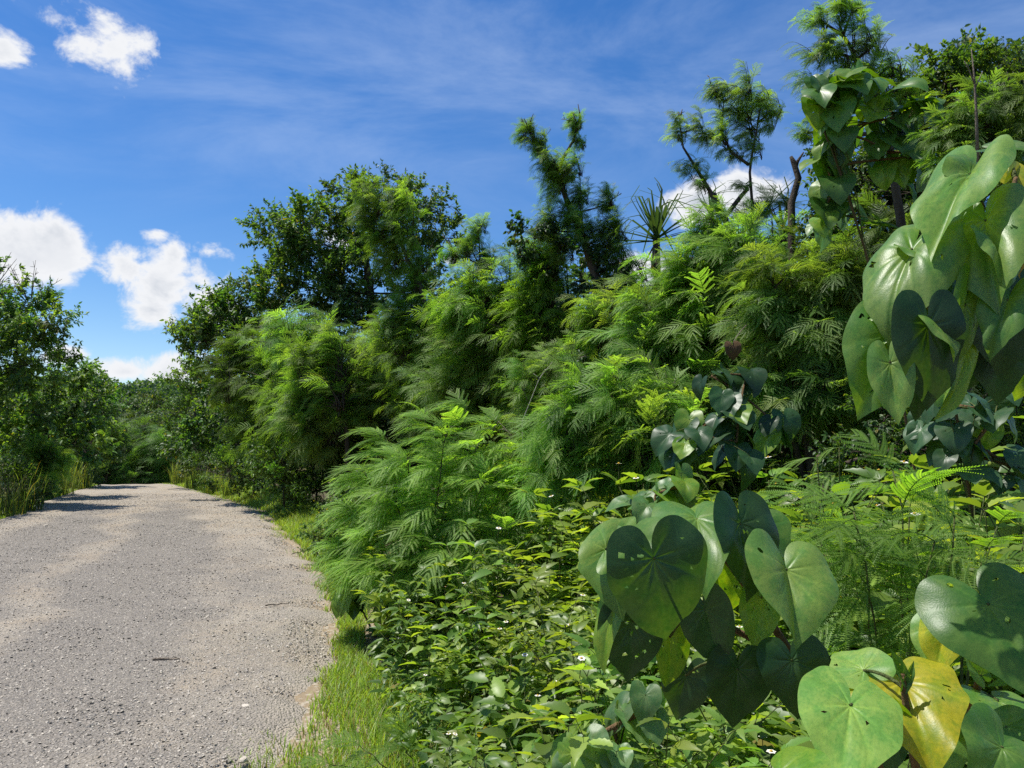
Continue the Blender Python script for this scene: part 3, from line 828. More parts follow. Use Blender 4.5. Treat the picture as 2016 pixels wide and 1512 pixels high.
def left_side():
    tree('broadleaf_tree', 'tall broadleaf tree at the left edge with bare twigs on top', 'tree', T([(-60, 960), (-50, 800), (-40, 650)], 21),
         B([(-30, 640, 70), (40, 665, 50), (75, 640, 30), (10, 700, 85), (-60, 720, 90), (60, 715, 50), (30, 780, 75), (-40, 820, 80), (15, 600, 36, dict(bare=7, bw=1.3, per=6, bl=1.7)), (60, 600, 36, dict(bare=10, bw=1.2, per=1, bl=1.5)), (-20, 580, 34, dict(bare=9, bw=1.3, per=3, bl=1.7))], 21),
         'broad', .95, (.096, .178, .040), per=13, r0=.14, wind=(.12, 0, 0))
    tree('vine_covered_tree', 'bushy vine-covered tree with glossy leaves behind the left verge', 'tree', T([(95, 960), (90, 860), (95, 780)], 24.5),
         B([(110, 770, 50), (70, 790, 55), (140, 810, 45), (90, 850, 65), (40, 860, 60), (150, 870, 40), (120, 740, 26), (100, 905, 50), (30, 905, 50)], 24.5),
         'vine', .85, (.100, .186, .042), per=13, r0=.12, wind=(.15, 0, 0))
    tree('rounded_tree', 'round crowned tree sloping down beside the left road edge', 'tree', T([(170, 950), (168, 870), (165, 800)], 31),
         B([(160, 760, 32), (185, 790, 34), (150, 800, 38), (180, 845, 42), (150, 880, 45), (195, 890, 32), (165, 925, 34)], 31),
         'small', 1.1, (.088, .172, .038), per=13, r0=.12, wind=(.1, 0, 0))
    tree('feathery_shrub', 'feathery shrub leaning out over the left verge', 'shrub', T([(85, 985), (90, 930), (100, 890)], 21.5),
         B([(95, 890, 32), (115, 905, 26), (70, 905, 32), (85, 930, 32)], 21.5), 'clump_far', .7, LEU, per=8, r0=.035, wind=(.3, 0, 0))
    tree('low_shrub', 'low dark shrub at the foot of the left trees', 'shrub', T([(20, 1005), (18, 970), (15, 940)], 18.8),
         B([(10, 950, 40), (45, 960, 30), (-30, 940, 50), (60, 955, 24)], 19.5), 'broad', .55, (.050, .10, .020), per=10, r0=.03)
    # tall grass clumps
    for px, py, d, n, h, co, lab in ((50, 985, 19.6, 110, 1.25, (.10, .16, .03), 'tall arching grass clump at the far left road edge'),
                                     (18, 1000, 18.4, 90, 1.1, (.085, .145, .03), 'arching grass clump in the lower left corner of the bushes'),
                                     (152, 958, 29.5, 120, 1.35, (.17, .22, .035), 'bright yellow-green grass clump where the left verge meets the crest'),
                                     (128, 966, 26, 60, .8, (.13, .19, .03), 'short yellow-green grass clump on the left verge'),
                                     (352, 945, 33.5, 150, 1.1, (.15, .21, .04), 'pale tall grass clump at the right end of the crest'),
                                     (385, 948, 30.5, 170, 1.25, (.13, .20, .045), 'tall grass clump in front of the dark right-hand trees'),
                                     (418, 955, 27, 150, .95, (.15, .22, .04), 'bright grass clump bordering the pull-out'),
                                     (455, 965, 25, 130, .8, (.14, .21, .035), 'low grass clump beside the pull-out under the feathery tree')):
        g = P(px, py, d); g[2] = gz(g) - .05
        mb = MB()
        a = rng.random(n) * 2 * math.pi; rr_ = rng.random(n) ** .6 * .35 * h
        blades(mb, np.cos(a) * rr_, np.sin(a) * rr_, np.zeros(n), h * rng.uniform(.55, 1.1, n), .014 + .012 * rng.random(n), .55)
        o = obj('grass_clump', mb.mesh('grass_clump', ['grass']), color=co); o.location = tuple(g)
        tag(o, lab, 'grass clump', 'tall grass clumps beside the road')

def right_far():
    tree('pale_tree', 'pale green tree with thin open top beside the far right of the crest', 'tree', T([(395, 925), (390, 850), (375, 770)], 38),
         B([(360, 752, 22, dict(bare=3)), (390, 765, 25), (410, 800, 40), (375, 820, 38), (400, 860, 48), (360, 870, 35), (430, 880, 45)], 38), 'small', 1.1, (.085, .165, .038), per=11, r0=.11)
    tree('dark_tree', 'large spreading dark broadleaf tree towering over the feathery trees', 'tree',
         T([(740, 900), (745, 760), (735, 640), (720, 520), (730, 440)], 22),
         B([(545, 468, 34), (590, 462, 46), (650, 450, 62), (640, 480, 45), (700, 430, 58), (760, 410, 58, dict(bare=5, bw=1.3)), (820, 430, 48, dict(bare=6, bw=1.2)), (862, 468, 26), (700, 395, 28), (770, 470, 60),
            (560, 553, 38), (620, 550, 60), (690, 545, 62), (760, 550, 70), (590, 600, 70), (520, 590, 40, dict(bare=3, bw=1.2)), (660, 620, 75), (730, 640, 75), (800, 620, 65),
            (500, 640, 48), (425, 625, 24, dict(bare=2)), (430, 655, 34), (395, 668, 18), (440, 700, 38), (500, 700, 55), (580, 700, 70), (670, 720, 80), (760, 720, 75), (850, 560, 40), (640, 800, 80), (740, 800, 70), (540, 800, 60), (830, 700, 60)], 22),
         'broad', .95, (.080, .150, .036), per=15, r0=.20, up=.2, wind=(-.15, 0, 0))
    tree('dusky_tree', 'dusky green broadleaf tree low behind the right verge', 'tree', T([(455, 930), (450, 850), (440, 780)], 30),
         B([(430, 770, 45), (470, 790, 45), (410, 830, 45), (450, 860, 55), (500, 850, 55), (380, 880, 35), (430, 905, 40)], 30), 'vine', .95, (.065, .13, .030), per=11, r0=.12)
    tree('feathery_tree', 'soft feathery tree in shade below the left arm of the dark tree', 'tree', T([(590, 930), (560, 820), (510, 680)], 19.5),
         B([(500, 690, 55), (540, 720, 60), (480, 750, 55), (540, 790, 65), (500, 830, 60), (470, 700, 35), (570, 850, 60), (560, 670, 30)], 19.5), 'clump_far', .95, (.110, .190, .036), per=8, r0=.07, wind=(-.3, 0, 0))
    tree('feathery_tree', 'rounded feathery tree with drooping tips in front of the dark tree trunk', 'tree', T([(690, 930), (680, 820), (660, 700)], 16.5),
         B([(650, 680, 48), (700, 710, 52), (610, 710, 48), (660, 750, 62), (735, 760, 42), (600, 770, 45), (640, 830, 65), (720, 800, 40), (590, 830, 45)], 16.5), 'clump_far', .85, LEU, per=8, r0=.06, wind=(-.2, 0, 0))
    tree('round_shrub', 'dense round shrub of small glossy leaves on the right verge', 'shrub', T([(625, 1008), (622, 960), (620, 930)], 17.2),
         B([(600, 905, 45), (650, 900, 45), (575, 945, 42), (625, 945, 55), (670, 950, 45), (600, 980, 45), (650, 985, 45), (545, 915, 26)], 17.4), 'small', .62, (.070, .145, .028), per=13, r0=.03)
    tree('yellow_green_shrub', 'yellow-green leafy shrub peeking over the round glossy shrub', 'shrub', T([(560, 985), (558, 930), (560, 880)], 19),
         B([(555, 885, 24), (585, 872, 22), (540, 905, 24)], 19), 'vine', .55, (.10, .19, .02), per=9, r0=.03)
    tree('verge_bush', 'low leafy bush between the pull-out and the round glossy shrub', 'shrub', T([(500, 975), (500, 940), (500, 920)], 23),
         B([(480, 925, 34), (520, 930, 34), (440, 925, 30), (405, 925, 24), (500, 950, 28), (545, 965, 30), (520, 955, 26), (570, 980, 24)], 23.5), 'broad', .6, (.065, .125, .022), per=10, r0=.03)

def verge_fill():
    tree('verge_bush', 'leafy green bush on the right verge between round shrub and feathery shrub', 'shrub', T([(700, 1100), (698, 1050), (700, 1000)], 11),
         B([(660, 1020, 30), (690, 1045, 34), (655, 1065, 26), (705, 990, 34), (745, 960, 40), (680, 1085, 26), (740, 1030, 36)], 11), 'small', .42, (.085, .160, .032), per=9, r0=.02)
    for px, d, lab in ((-190, 18, 'second broadleaf tree on the left verge, next to the twig-topped tree'), (-420, 14, 'broadleaf tree on the left verge standing nearest to the camera')):
        tree('verge_tree', lab, 'tree', T([(px, 960), (px, 800), (px + 20, 680)], d),
             B([(px, 660, 80), (px - 70, 720, 85), (px + 80, 720, 80), (px, 780, 95), (px - 60, 850, 90), (px + 70, 860, 85), (px, 930, 80)], d), 'broad', .85, (.075, .145, .032), per=11, r0=.12)

def feather_fill():
    """the feathery thicket is one continuous mass: more trees stand between and behind the front ones"""
    for x0, x1, y0, y1, d, st, co, lab in (
            (860, 1150, 610, 850, 14.6, 78, LEU, 'pale feathery tree closing the gap behind the bare-twigged thicket tree'),
            (1165, 1330, 600, 900, 9.8, 72, LEU, 'feathery tree standing between the forked tree and the bright centre tree'),
            (560, 860, 690, 900, 18, 82, LEU, 'feathery tree deep between the rounded tree and the leaning tree'),
            (1020, 1200, 740, 930, 8.6, 66, LEU2, 'light feathery shrub between the overhanging shrub and the sweeping shrub'),
            (1440, 1720, 480, 800, 7.6, 80, LEU, 'feathery tree filling the space behind the sweeping leaf ribs'),
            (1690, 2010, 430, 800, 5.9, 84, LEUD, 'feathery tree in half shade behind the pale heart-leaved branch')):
        bl = []
        for x in np.arange(x0, x1 + 1, st):
            for y in np.arange(y0, y1 + 1, st):
                bl.append((x + rng.normal(0, st * .2), y + rng.normal(0, st * .2), st * .72, dict(nb=2)))
        xm = (x0 + x1) / 2
        tree('feathery_thicket_tree', lab, 'tree', T([(xm, 980), (xm + 8, (y0 + y1) / 2), (xm, y0)], d), B(bl, d), 'clump_far' if d > 7 else 'clump', .6, co, r0=.05, wind=(-.3, 0, 0))
    tree('canopy_tree', 'leafy tree closing the skyline at the upper right between vine and edge', 'tree', T([(1900, 1000), (1895, 600), (1880, 300)], 6.0),
         B([(1770, 200, 40), (1820, 190, 42), (1870, 210, 48), (1920, 180, 46), (1975, 200, 50), (1790, 270, 52), (1850, 290, 56), (1930, 280, 60), (2000, 280, 60), (1760, 360, 55), (1840, 380, 60), (1930, 390, 60), (1900, 150, 26), (1860, 160, 26)], 6.0), 'small', .34, (.070, .130, .032), per=9, r0=.05)

def right_mid():
    tree('leaning_tree', 'leaning feathery tree that arches left across the dark tree', 'tree', T([(960, 950), (930, 800), (880, 690), (840, 600), (800, 500), (760, 430)], 15),
         B([(730, 400, 36), (780, 395, 34), (745, 445, 42), (795, 450, 36), (775, 500, 40), (825, 510, 30), (820, 560, 34), (800, 620, 46), (760, 640, 40), (850, 640, 45), (800, 690, 55), (870, 700, 55), (900, 750, 55), (830, 760, 60)], 15),
         'clump_far', .72, (.125, .215, .038), per=7, r0=.09, wind=(-.35, 0, 0))
    tree('feathery_thicket_tree', 'bushy feathery tree with bare forked twigs right of the leaning tree', 'tree', T([(1010, 960), (1000, 800), (970, 640), (945, 520)], 13.6),
         B([(940, 448, 26), (925, 480, 26), (895, 500, 26, dict(bare=3)), (960, 510, 32, dict(bare=3)), (920, 560, 55), (980, 560, 55), (900, 620, 55), (960, 640, 70), (1030, 620, 60), (930, 700, 70), (1010, 710, 75), (880, 760, 60), (960, 790, 80)], 13.6),
         'clump_far', .68, LEU2, per=8, r0=.075, wind=(-.3, 0, 0))
    tree('feathery_thicket_tree', 'broad pale feathery tree left of the vine-draped forked tree', 'tree', T([(1090, 960), (1085, 800), (1080, 650), (1070, 560)], 12.8),
         B([(1040, 500, 40), (1080, 490, 45), (1060, 540, 60), (1110, 570, 55), (1050, 610, 65), (1120, 650, 60), (1060, 690, 75), (1130, 730, 65), (1050, 780, 70), (1120, 810, 70)], 12.8),
         'clump_far', .66, (.145, .245, .042), per=8, r0=.07, wind=(-.25, 0, 0))
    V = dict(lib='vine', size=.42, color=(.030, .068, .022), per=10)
    fk = [P(1085, 330, 12), P(1070, 300, 12), P(1040, 255, 12)]; fk2 = [P(1098, 345, 12), P(1108, 312, 12), P(1130, 275, 12), P(1142, 230, 12), P(1138, 205, 12)]
    tree('forked_tree', 'tall vine-draped tree with a forked feathery top and bare tips', 'tree', T([(1225, 960), (1215, 760), (1185, 600), (1150, 480), (1115, 390), (1090, 325)], 12),
         B([(1040, 258, 24, dict(bare=3)), (1060, 285, 26), (1135, 242, 22, dict(bare=3)), (1138, 275, 18), (1085, 318, 30), (1120, 330, 26), (1100, 365, 36), (1135, 385, 28), (1120, 420, 36), (1150, 445, 32),
            (1195, 400, 26, dict(bare=1)), (1205, 450, 36), (1190, 500, 44), (1075, 445, 32), (1105, 480, 36), (1240, 530, 42),
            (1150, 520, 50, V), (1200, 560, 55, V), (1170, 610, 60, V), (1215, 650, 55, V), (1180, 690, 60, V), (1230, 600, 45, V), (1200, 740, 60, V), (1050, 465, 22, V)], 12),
         'clump_far', .60, (.115, .200, .042), per=6, r0=.10, wind=(-.1, 0, -.1), up=.1,
         extra=[(fk, [.03, .025, .012], 0), (fk2, [.034, .03, .02, .014, .006], 0)])
    # dark shrub filling under these trees
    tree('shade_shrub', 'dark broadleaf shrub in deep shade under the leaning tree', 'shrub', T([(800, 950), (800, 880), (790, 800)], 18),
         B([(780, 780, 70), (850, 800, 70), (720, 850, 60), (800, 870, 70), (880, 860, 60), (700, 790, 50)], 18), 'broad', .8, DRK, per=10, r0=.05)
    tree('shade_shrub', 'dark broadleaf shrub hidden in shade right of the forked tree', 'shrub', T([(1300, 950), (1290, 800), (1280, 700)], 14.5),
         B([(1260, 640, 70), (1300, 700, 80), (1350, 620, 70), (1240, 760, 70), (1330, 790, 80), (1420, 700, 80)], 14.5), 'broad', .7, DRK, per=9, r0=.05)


def right_backdrop():
    """the thicket goes on behind the front trees"""
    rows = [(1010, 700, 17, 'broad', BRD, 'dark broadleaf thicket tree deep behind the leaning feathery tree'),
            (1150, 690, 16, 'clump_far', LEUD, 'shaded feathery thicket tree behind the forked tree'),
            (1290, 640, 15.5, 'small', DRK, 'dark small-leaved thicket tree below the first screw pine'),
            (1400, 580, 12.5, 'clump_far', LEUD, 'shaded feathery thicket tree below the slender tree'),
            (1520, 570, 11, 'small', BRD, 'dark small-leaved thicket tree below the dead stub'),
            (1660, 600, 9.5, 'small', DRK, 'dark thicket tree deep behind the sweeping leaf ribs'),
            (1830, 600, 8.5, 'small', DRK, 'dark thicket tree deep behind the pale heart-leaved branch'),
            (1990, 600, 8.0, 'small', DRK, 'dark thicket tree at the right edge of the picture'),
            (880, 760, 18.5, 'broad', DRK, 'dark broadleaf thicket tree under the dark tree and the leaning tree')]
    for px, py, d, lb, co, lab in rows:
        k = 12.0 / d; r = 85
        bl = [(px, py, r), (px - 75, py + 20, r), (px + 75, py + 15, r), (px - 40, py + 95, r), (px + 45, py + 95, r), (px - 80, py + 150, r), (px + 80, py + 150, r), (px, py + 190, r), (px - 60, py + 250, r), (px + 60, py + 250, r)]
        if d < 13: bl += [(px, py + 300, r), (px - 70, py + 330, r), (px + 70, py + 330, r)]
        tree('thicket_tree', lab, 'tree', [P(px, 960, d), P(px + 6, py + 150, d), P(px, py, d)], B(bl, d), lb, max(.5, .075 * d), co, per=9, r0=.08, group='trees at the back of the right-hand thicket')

def pandanus(name, label, head, d, n, L, trunk_px, dead=0, color=(.045, .085, .035)):
    base = P(*trunk_px, d); base[2] = gz(base) - .05
    root = empty(name, base); tag(root, label, 'tree')
    c = P(*head, d)
    mb = MB(); q = wood_curve(base, c, -.1, 8, .04); mb.tube(q - base, np.linspace(.09, .06, 8), 8)
    obj('trunk', mb.mesh('ringed_trunk', ['bark']), root)
    meshes = []
    for k in range(5):
        m2 = MB(); nseg = 9; t = np.linspace(0, 1, nseg)
        kink = .40 + .13 * k
        y = t * 1.0; z = .25 * t - .10 * t ** 2 - np.where(t > kink, (t - kink) * (1.1 + .5 * k), 0)
        y = np.where(t > kink, kink + (t - kink) * .75, y)
        w = .030 * np.clip(1.15 - t, .02, 1) ** .7
        Vv = np.concatenate([np.stack([-w, y, z + w * .55], 1), np.stack([0 * t, y, z], 1), np.stack([w, y, z + w * .55], 1)])
        Ff = []
        for i in range(nseg - 1):
            for o_ in (0, nseg): Ff += [[o_ + i, o_ + nseg + i, o_ + nseg + i + 1], [o_ + i, o_ + nseg + i + 1, o_ + i + 1]]
        m2.add(Vv, Ff, 0, .3 + .1 * k); meshes.append(m2.mesh('strap_leaf', ['strap']))
    for i in range(n):
        a = i * 2.39996; e = R(78 - 95 * (i / n) + rng.normal(0, 6))
        ax = np.array([math.cos(a) * math.cos(e), math.sin(a) * math.cos(e), math.sin(e)])
        isd = i > n - dead
        if isd: ax = unit(np.array([math.cos(a) * .35, math.sin(a) * .35, -1]))
        co = (.20, .155, .085) if isd else np.array(color) * rng.uniform(.8, 1.25)
        obj('leaf', meshes[rng.integers(5)], root, co, to_m4(frame(ax, np.array([0, 0, 1.]) if abs(ax[2]) < .9 else np.array([math.cos(a), math.sin(a), .2])), c - base + np.array([0, 0, -.15 * i / n]), L * rng.uniform(.8, 1.1)))

def right_back():
    pandanus('screw_pine', 'spiky screw pine with long strap leaves against the white cloud', (1292, 462), 12.5, 44, .98, (1310, 960), 5)
    pandanus('screw_pine', 'half hidden screw pine with broken hanging straps behind the slender tree', (1400, 420), 15, 26, .8, (1400, 960), 12)
    pandanus('screw_pine', 'screw pine with drooping straps behind the black dead stub', (1540, 450), 11, 30, .8, (1540, 960), 16, (.05, .08, .035))
    fk = T([(1415, 420), (1400, 380), (1370, 330), (1345, 290), (1338, 240)], 9)
    fk2 = T([(1475, 325), (1440, 300), (1420, 260), (1425, 200)], 9)
    fk3 = T([(1425, 430), (1460, 385), (1472, 372)], 9)
    tree('slender_tree', 'slender feathery tree with a thin crooked trunk standing against the sky', 'tree', T([(1490, 960), (1490, 600), (1484, 480), (1475, 330), (1492, 240)], 9),
         B([(1338, 232, 18, dict(bare=2)), (1336, 265, 24), (1372, 250, 22), (1365, 325, 26), (1385, 360, 22), (1420, 180, 30), (1400, 170, 20), (1460, 170, 34), (1440, 215, 38), (1500, 200, 36), (1520, 215, 24), (1480, 250, 36), (1420, 275, 30), (1395, 265, 26),
            (1490, 290, 26), (1510, 235, 26), (1465, 365, 18), (1500, 400, 30), (1540, 400, 24), (1470, 430, 30), (1450, 300, 22)], 9),
         'clump_open', .42, (.150, .240, .048), per=5, r0=.032, wind=(-.2, 0, -.25), up=.05,
         extra=[(fk, [.03, .026, .018, .012, .006], 0), (fk2, [.02, .016, .012, .005], 0), (fk3, [.03, .026, .022], 0), (T([(1425, 430), (1405, 380)], 9), [.034, .026], 0), (T([(1490, 600), (1455, 480), (1425, 430)], 9), [.04, .038, .034], 0)])
    # dead stub
    b0 = P(1560, 960, 7.0); b0[2] = gz(b0) - .05; root = None
    mb = MB(); q = np.array([b0, P(1560, 600, 7.0), P(1558, 400, 7.0), P(1572, 350, 7.0), P(1562, 318, 7.0), P(1557, 308, 7.0)])
    mb.tube(q - b0, [.045, .038, .034, .030, .025, .015], 7); q2 = np.array([P(1566, 330, 7.0), P(1570, 318, 7.0), P(1582, 300, 7.0)]); mb.tube(q2 - b0, [.020, .016, .007], 6)
    o = obj('dead_stub', mb.mesh('dead_stub', ['bark'])); o.location = tuple(b0)
    tag(o, 'crooked black dead trunk stub forked at its tip', 'dead tree')
    # broad dark mass at the right
    tree('broad_thicket_tree', 'dense small-leaved tree filling the sky at the right', 'tree', T([(1780, 1000), (1790, 700), (1790, 450), (1800, 300)], 6.6),
         B([(1665, 330, 40), (1665, 400, 48), (1650, 460, 46), (1710, 330, 70), (1720, 420, 85), (1650, 500, 60), (1760, 260, 60), (1800, 350, 90), (1740, 500, 85), (1840, 450, 90), (1900, 350, 90), (1920, 270, 70), (1980, 330, 80), (1830, 560, 90), (1930, 540, 90), (1990, 450, 80), (1740, 600, 80), (1860, 680, 90), (1960, 650, 90), (1700, 300, 40)], 6.6),
         'small', .38, (.050, .105, .024), per=12, r0=.07, up=.2)
    tree('corner_tree', 'small-leaved tree top in the upper right corner', 'tree', T([(2080, 1000), (2060, 500), (2010, 200)], 7.5),
         B([(2000, 130, 32), (1985, 165, 26), (2020, 110, 34), (2030, 180, 50), (2040, 260, 60)], 7.5), 'small', .36, (.050, .10, .022), per=11, r0=.05)

def right_near():
    # bright feathery trees in the centre right
    tree('bright_feathery_tree', 'bright green feathery tree in front of the screw pine', 'tree', T([(1400, 1040), (1390, 800), (1370, 640), (1350, 500)], 7.2),
         B([(1375, 455, 34), (1410, 440, 36), (1335, 530, 45), (1380, 510, 55), (1440, 490, 60), (1290, 570, 62), (1360, 580, 70), (1440, 570, 70), (1270, 640, 62), (1340, 660, 75), (1430, 650, 75), (1250, 710, 60), (1320, 740, 75), (1410, 730, 70)], 7.2),
         'clump', .50, LEU2, per=7, r0=.05, wind=(-.45, 0, -.1), up=.25)
    tree('bright_feathery_tree', 'feathery tree right of centre with long sweeping leaf ribs', 'tree', T([(1600, 1020), (1590, 800), (1560, 640), (1540, 540)], 6.2),
         B([(1520, 540, 58), (1590, 560, 62), (1650, 540, 58), (1500, 610, 65), (1570, 630, 75), (1650, 610, 70), (1700, 560, 55), (1520, 690, 72), (1600, 700, 75), (1670, 690, 65), (1560, 770, 70), (1640, 770, 65), (1480, 760, 60), (1700, 650, 60)], 6.2),
         'clump', .46, (.150, .240, .055), per=7, r0=.05, wind=(-.45, 0, -.1), up=.2)
    tree('sweeping_shrub', 'feathery shrub sweeping left below the bright centre trees', 'shrub', T([(1260, 1060), (1250, 960), (1240, 860)], 6.4),
         B([(1200, 770, 60), (1270, 790, 70), (1130, 790, 60), (1180, 840, 70), (1260, 860, 75), (1330, 830, 70), (1100, 850, 60), (1170, 900, 70), (1090, 910, 60), (1250, 920, 60), (1340, 900, 60)], 6.4),
         'clump', .46, LEU2, per=7, r0=.035, wind=(-.5, 0, 0), up=.2)
    tree('tall_feathery_tree', 'tall feathery tree rising to the top edge above the big-leaved vine', 'tree', T([(1800, 1000), (1790, 600), (1760, 350), (1720, 180), (1660, 70)], 5.4),
         B([(1610, 35, 34), (1650, 30, 36), (1680, 15, 28), (1620, 90, 42), (1670, 80, 46), (1720, 90, 36), (1600, 150, 36), (1650, 140, 46), (1700, 150, 46), (1750, 130, 40), (1780, 170, 40), (1610, 220, 30), (1585, 260, 24), (1740, 200, 40), (1800, 210, 40)], 5.4),
         'clump_open', .40, (.145, .240, .046), per=6, r0=.04, wind=(-.3, 0, -.25), up=.1)
    tree('right_feathery_tree', 'feathery tree at the right edge with fronds arching over dark leaves', 'tree', T([(2060, 1040), (2040, 600), (1980, 350), (1940, 240)], 4.2),
         B([(1880, 225, 40), (1930, 215, 45), (1980, 230, 50), (1850, 265, 36), (1900, 270, 46), (1960, 290, 50), (1860, 320, 36), (2010, 270, 45), (1990, 190, 30), (2020, 340, 40)], 4.2),
         'clump', .40, (.125, .205, .046), per=6, r0=.035, wind=(-.35, 0, 0), up=.25,
         extra=[(T([(1925, 330), (1922, 220), (1918, 150), (1912, 95)], 4.0), [.010, .007, .005, .002], 1), (T([(1920, 170), (1905, 130), (1898, 120)], 4.0), [.005, .003, .002], 1), (T([(1919, 175), (1935, 140)], 4.0), [.004, .002], 1)])
    # understory, dark, behind the weeds
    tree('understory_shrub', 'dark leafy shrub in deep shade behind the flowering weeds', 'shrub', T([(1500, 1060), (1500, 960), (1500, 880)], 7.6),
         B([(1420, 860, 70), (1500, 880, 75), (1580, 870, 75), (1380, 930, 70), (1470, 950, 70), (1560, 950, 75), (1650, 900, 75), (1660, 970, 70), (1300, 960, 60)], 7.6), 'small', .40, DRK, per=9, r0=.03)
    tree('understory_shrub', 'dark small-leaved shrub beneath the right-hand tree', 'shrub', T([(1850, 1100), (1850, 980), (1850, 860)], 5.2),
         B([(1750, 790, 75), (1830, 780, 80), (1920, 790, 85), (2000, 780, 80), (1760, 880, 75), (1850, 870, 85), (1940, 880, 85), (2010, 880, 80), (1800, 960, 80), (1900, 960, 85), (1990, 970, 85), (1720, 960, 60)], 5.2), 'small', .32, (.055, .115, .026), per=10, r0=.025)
    # big fallen limb in the shade
    for pts, rad, d, lab in (([(1480, 770), (1560, 860), (1590, 960)], .028, 6.2, 'dark leaning limb in the shade behind the flowering weeds'),
                             ([(1610, 930), (1690, 905), (1760, 885), (1880, 882)], .026, 5.3, 'dark fallen limb lying across the shaded understory')):
        q = np.array(T(pts, d)); q = np.vstack([q[:1], q[1:]]) 
        end = q[-1].copy() if pts[0][0] < 1500 else q[0].copy(); end[2] = gz(end) - .03; end[:2] += .15
        q = np.vstack([q, end]) if pts[0][0] < 1500 else np.vstack([end, q])
        tt = np.linspace(0, len(q) - 1, 14); qq = np.stack([np.interp(tt, np.arange(len(q)), q[:, k]) for k in range(3)], 1)
        qq[1:-1] = .25 * qq[:-2] + .5 * qq[1:-1] + .25 * qq[2:]; qq += rng.normal(0, .006, qq.shape)
        mb = MB(); mb.tube(qq - end, np.linspace(rad * .6, rad, 14) if pts[0][0] < 1500 else np.linspace(rad, rad * .5, 14), 8)
        o = obj('fallen_limb', mb.mesh('fallen_limb', ['bark'])); o.location = tuple(end); tag(o, lab, 'branch')

def frond_shrub(name, label, base_pd, tops, d, fs=.9, color=LEU2, nf=9, wind=(-.45, 0, -.05), stem='bark', group=None, r0=.022):
    """near feathery shrub: every shoot is a part and every feathery leaf on it a sub-part"""
    base = P(*base_pd); base[2] = gz(base) - .05
    root = empty(name, base); tag(root, label, 'shrub', group)
    tr = MB()
    for px, py, dd in tops:
        tip = P(px, py, d + dd)
        mid = base + (tip - base) * .55; mid[2] += .12 * np.linalg.norm(tip - base)
        q = bez(base, mid, tip, 10) + rng.normal(0, .008, (10, 3))
        tr.tube((q - base)[:7], np.linspace(r0, r0 * .45, 10)[:7], 5)
        sb = MB(); s0 = q[6]
        sb.tube(q[6:] - s0, np.linspace(r0 * .45, .003, 4), 4)
        so = obj('shoot', sb.mesh('shoot', [stem]), root, None, Matrix.Translation(Vector(s0 - base)))
        dirq = unit(q[-1] - q[-3])
        for i in range(nf):
            k = .15 + .85 * i / (nf - 1); p = np.array([np.interp(6 + 3 * k, np.arange(10), q[:, j]) for j in range(3)])
            a = i * 2.4 + rng.normal(0, .3)
            sx = frame(dirq, np.array([0, 0, 1.]))
            out = sx[:, 0] * math.cos(a) + sx[:, 2] * math.sin(a)
            ax = unit(out * (.75 - .35 * k) + dirq * (.3 + .3 * k) + np.array(wind) * 1.5 + np.array([0, 0, -.02]))
            co = np.array(color) * rng.uniform(.82, 1.2)
            obj('frond', FROND_MESH[rng.integers(5)], so, co, to_m4(frame(ax, np.array([rng.normal(0, .25), -.25, 1.])), p - s0, fs * rng.uniform(.75, 1.15)))
    obj('stem', tr.mesh(name + '_stem', [stem]), root)
    return root
# ------------------------------------------------------------------ heart-shaped leaves
HT = np.array([0, 5, 10, 18, 30, 45, 70, 90, 115, 135, 150, 162, 172, 180.])
HR = np.array([1.0, .90, .83, .76, .68, .62, .57, .545, .54, .53, .48, .40, .25, .10])

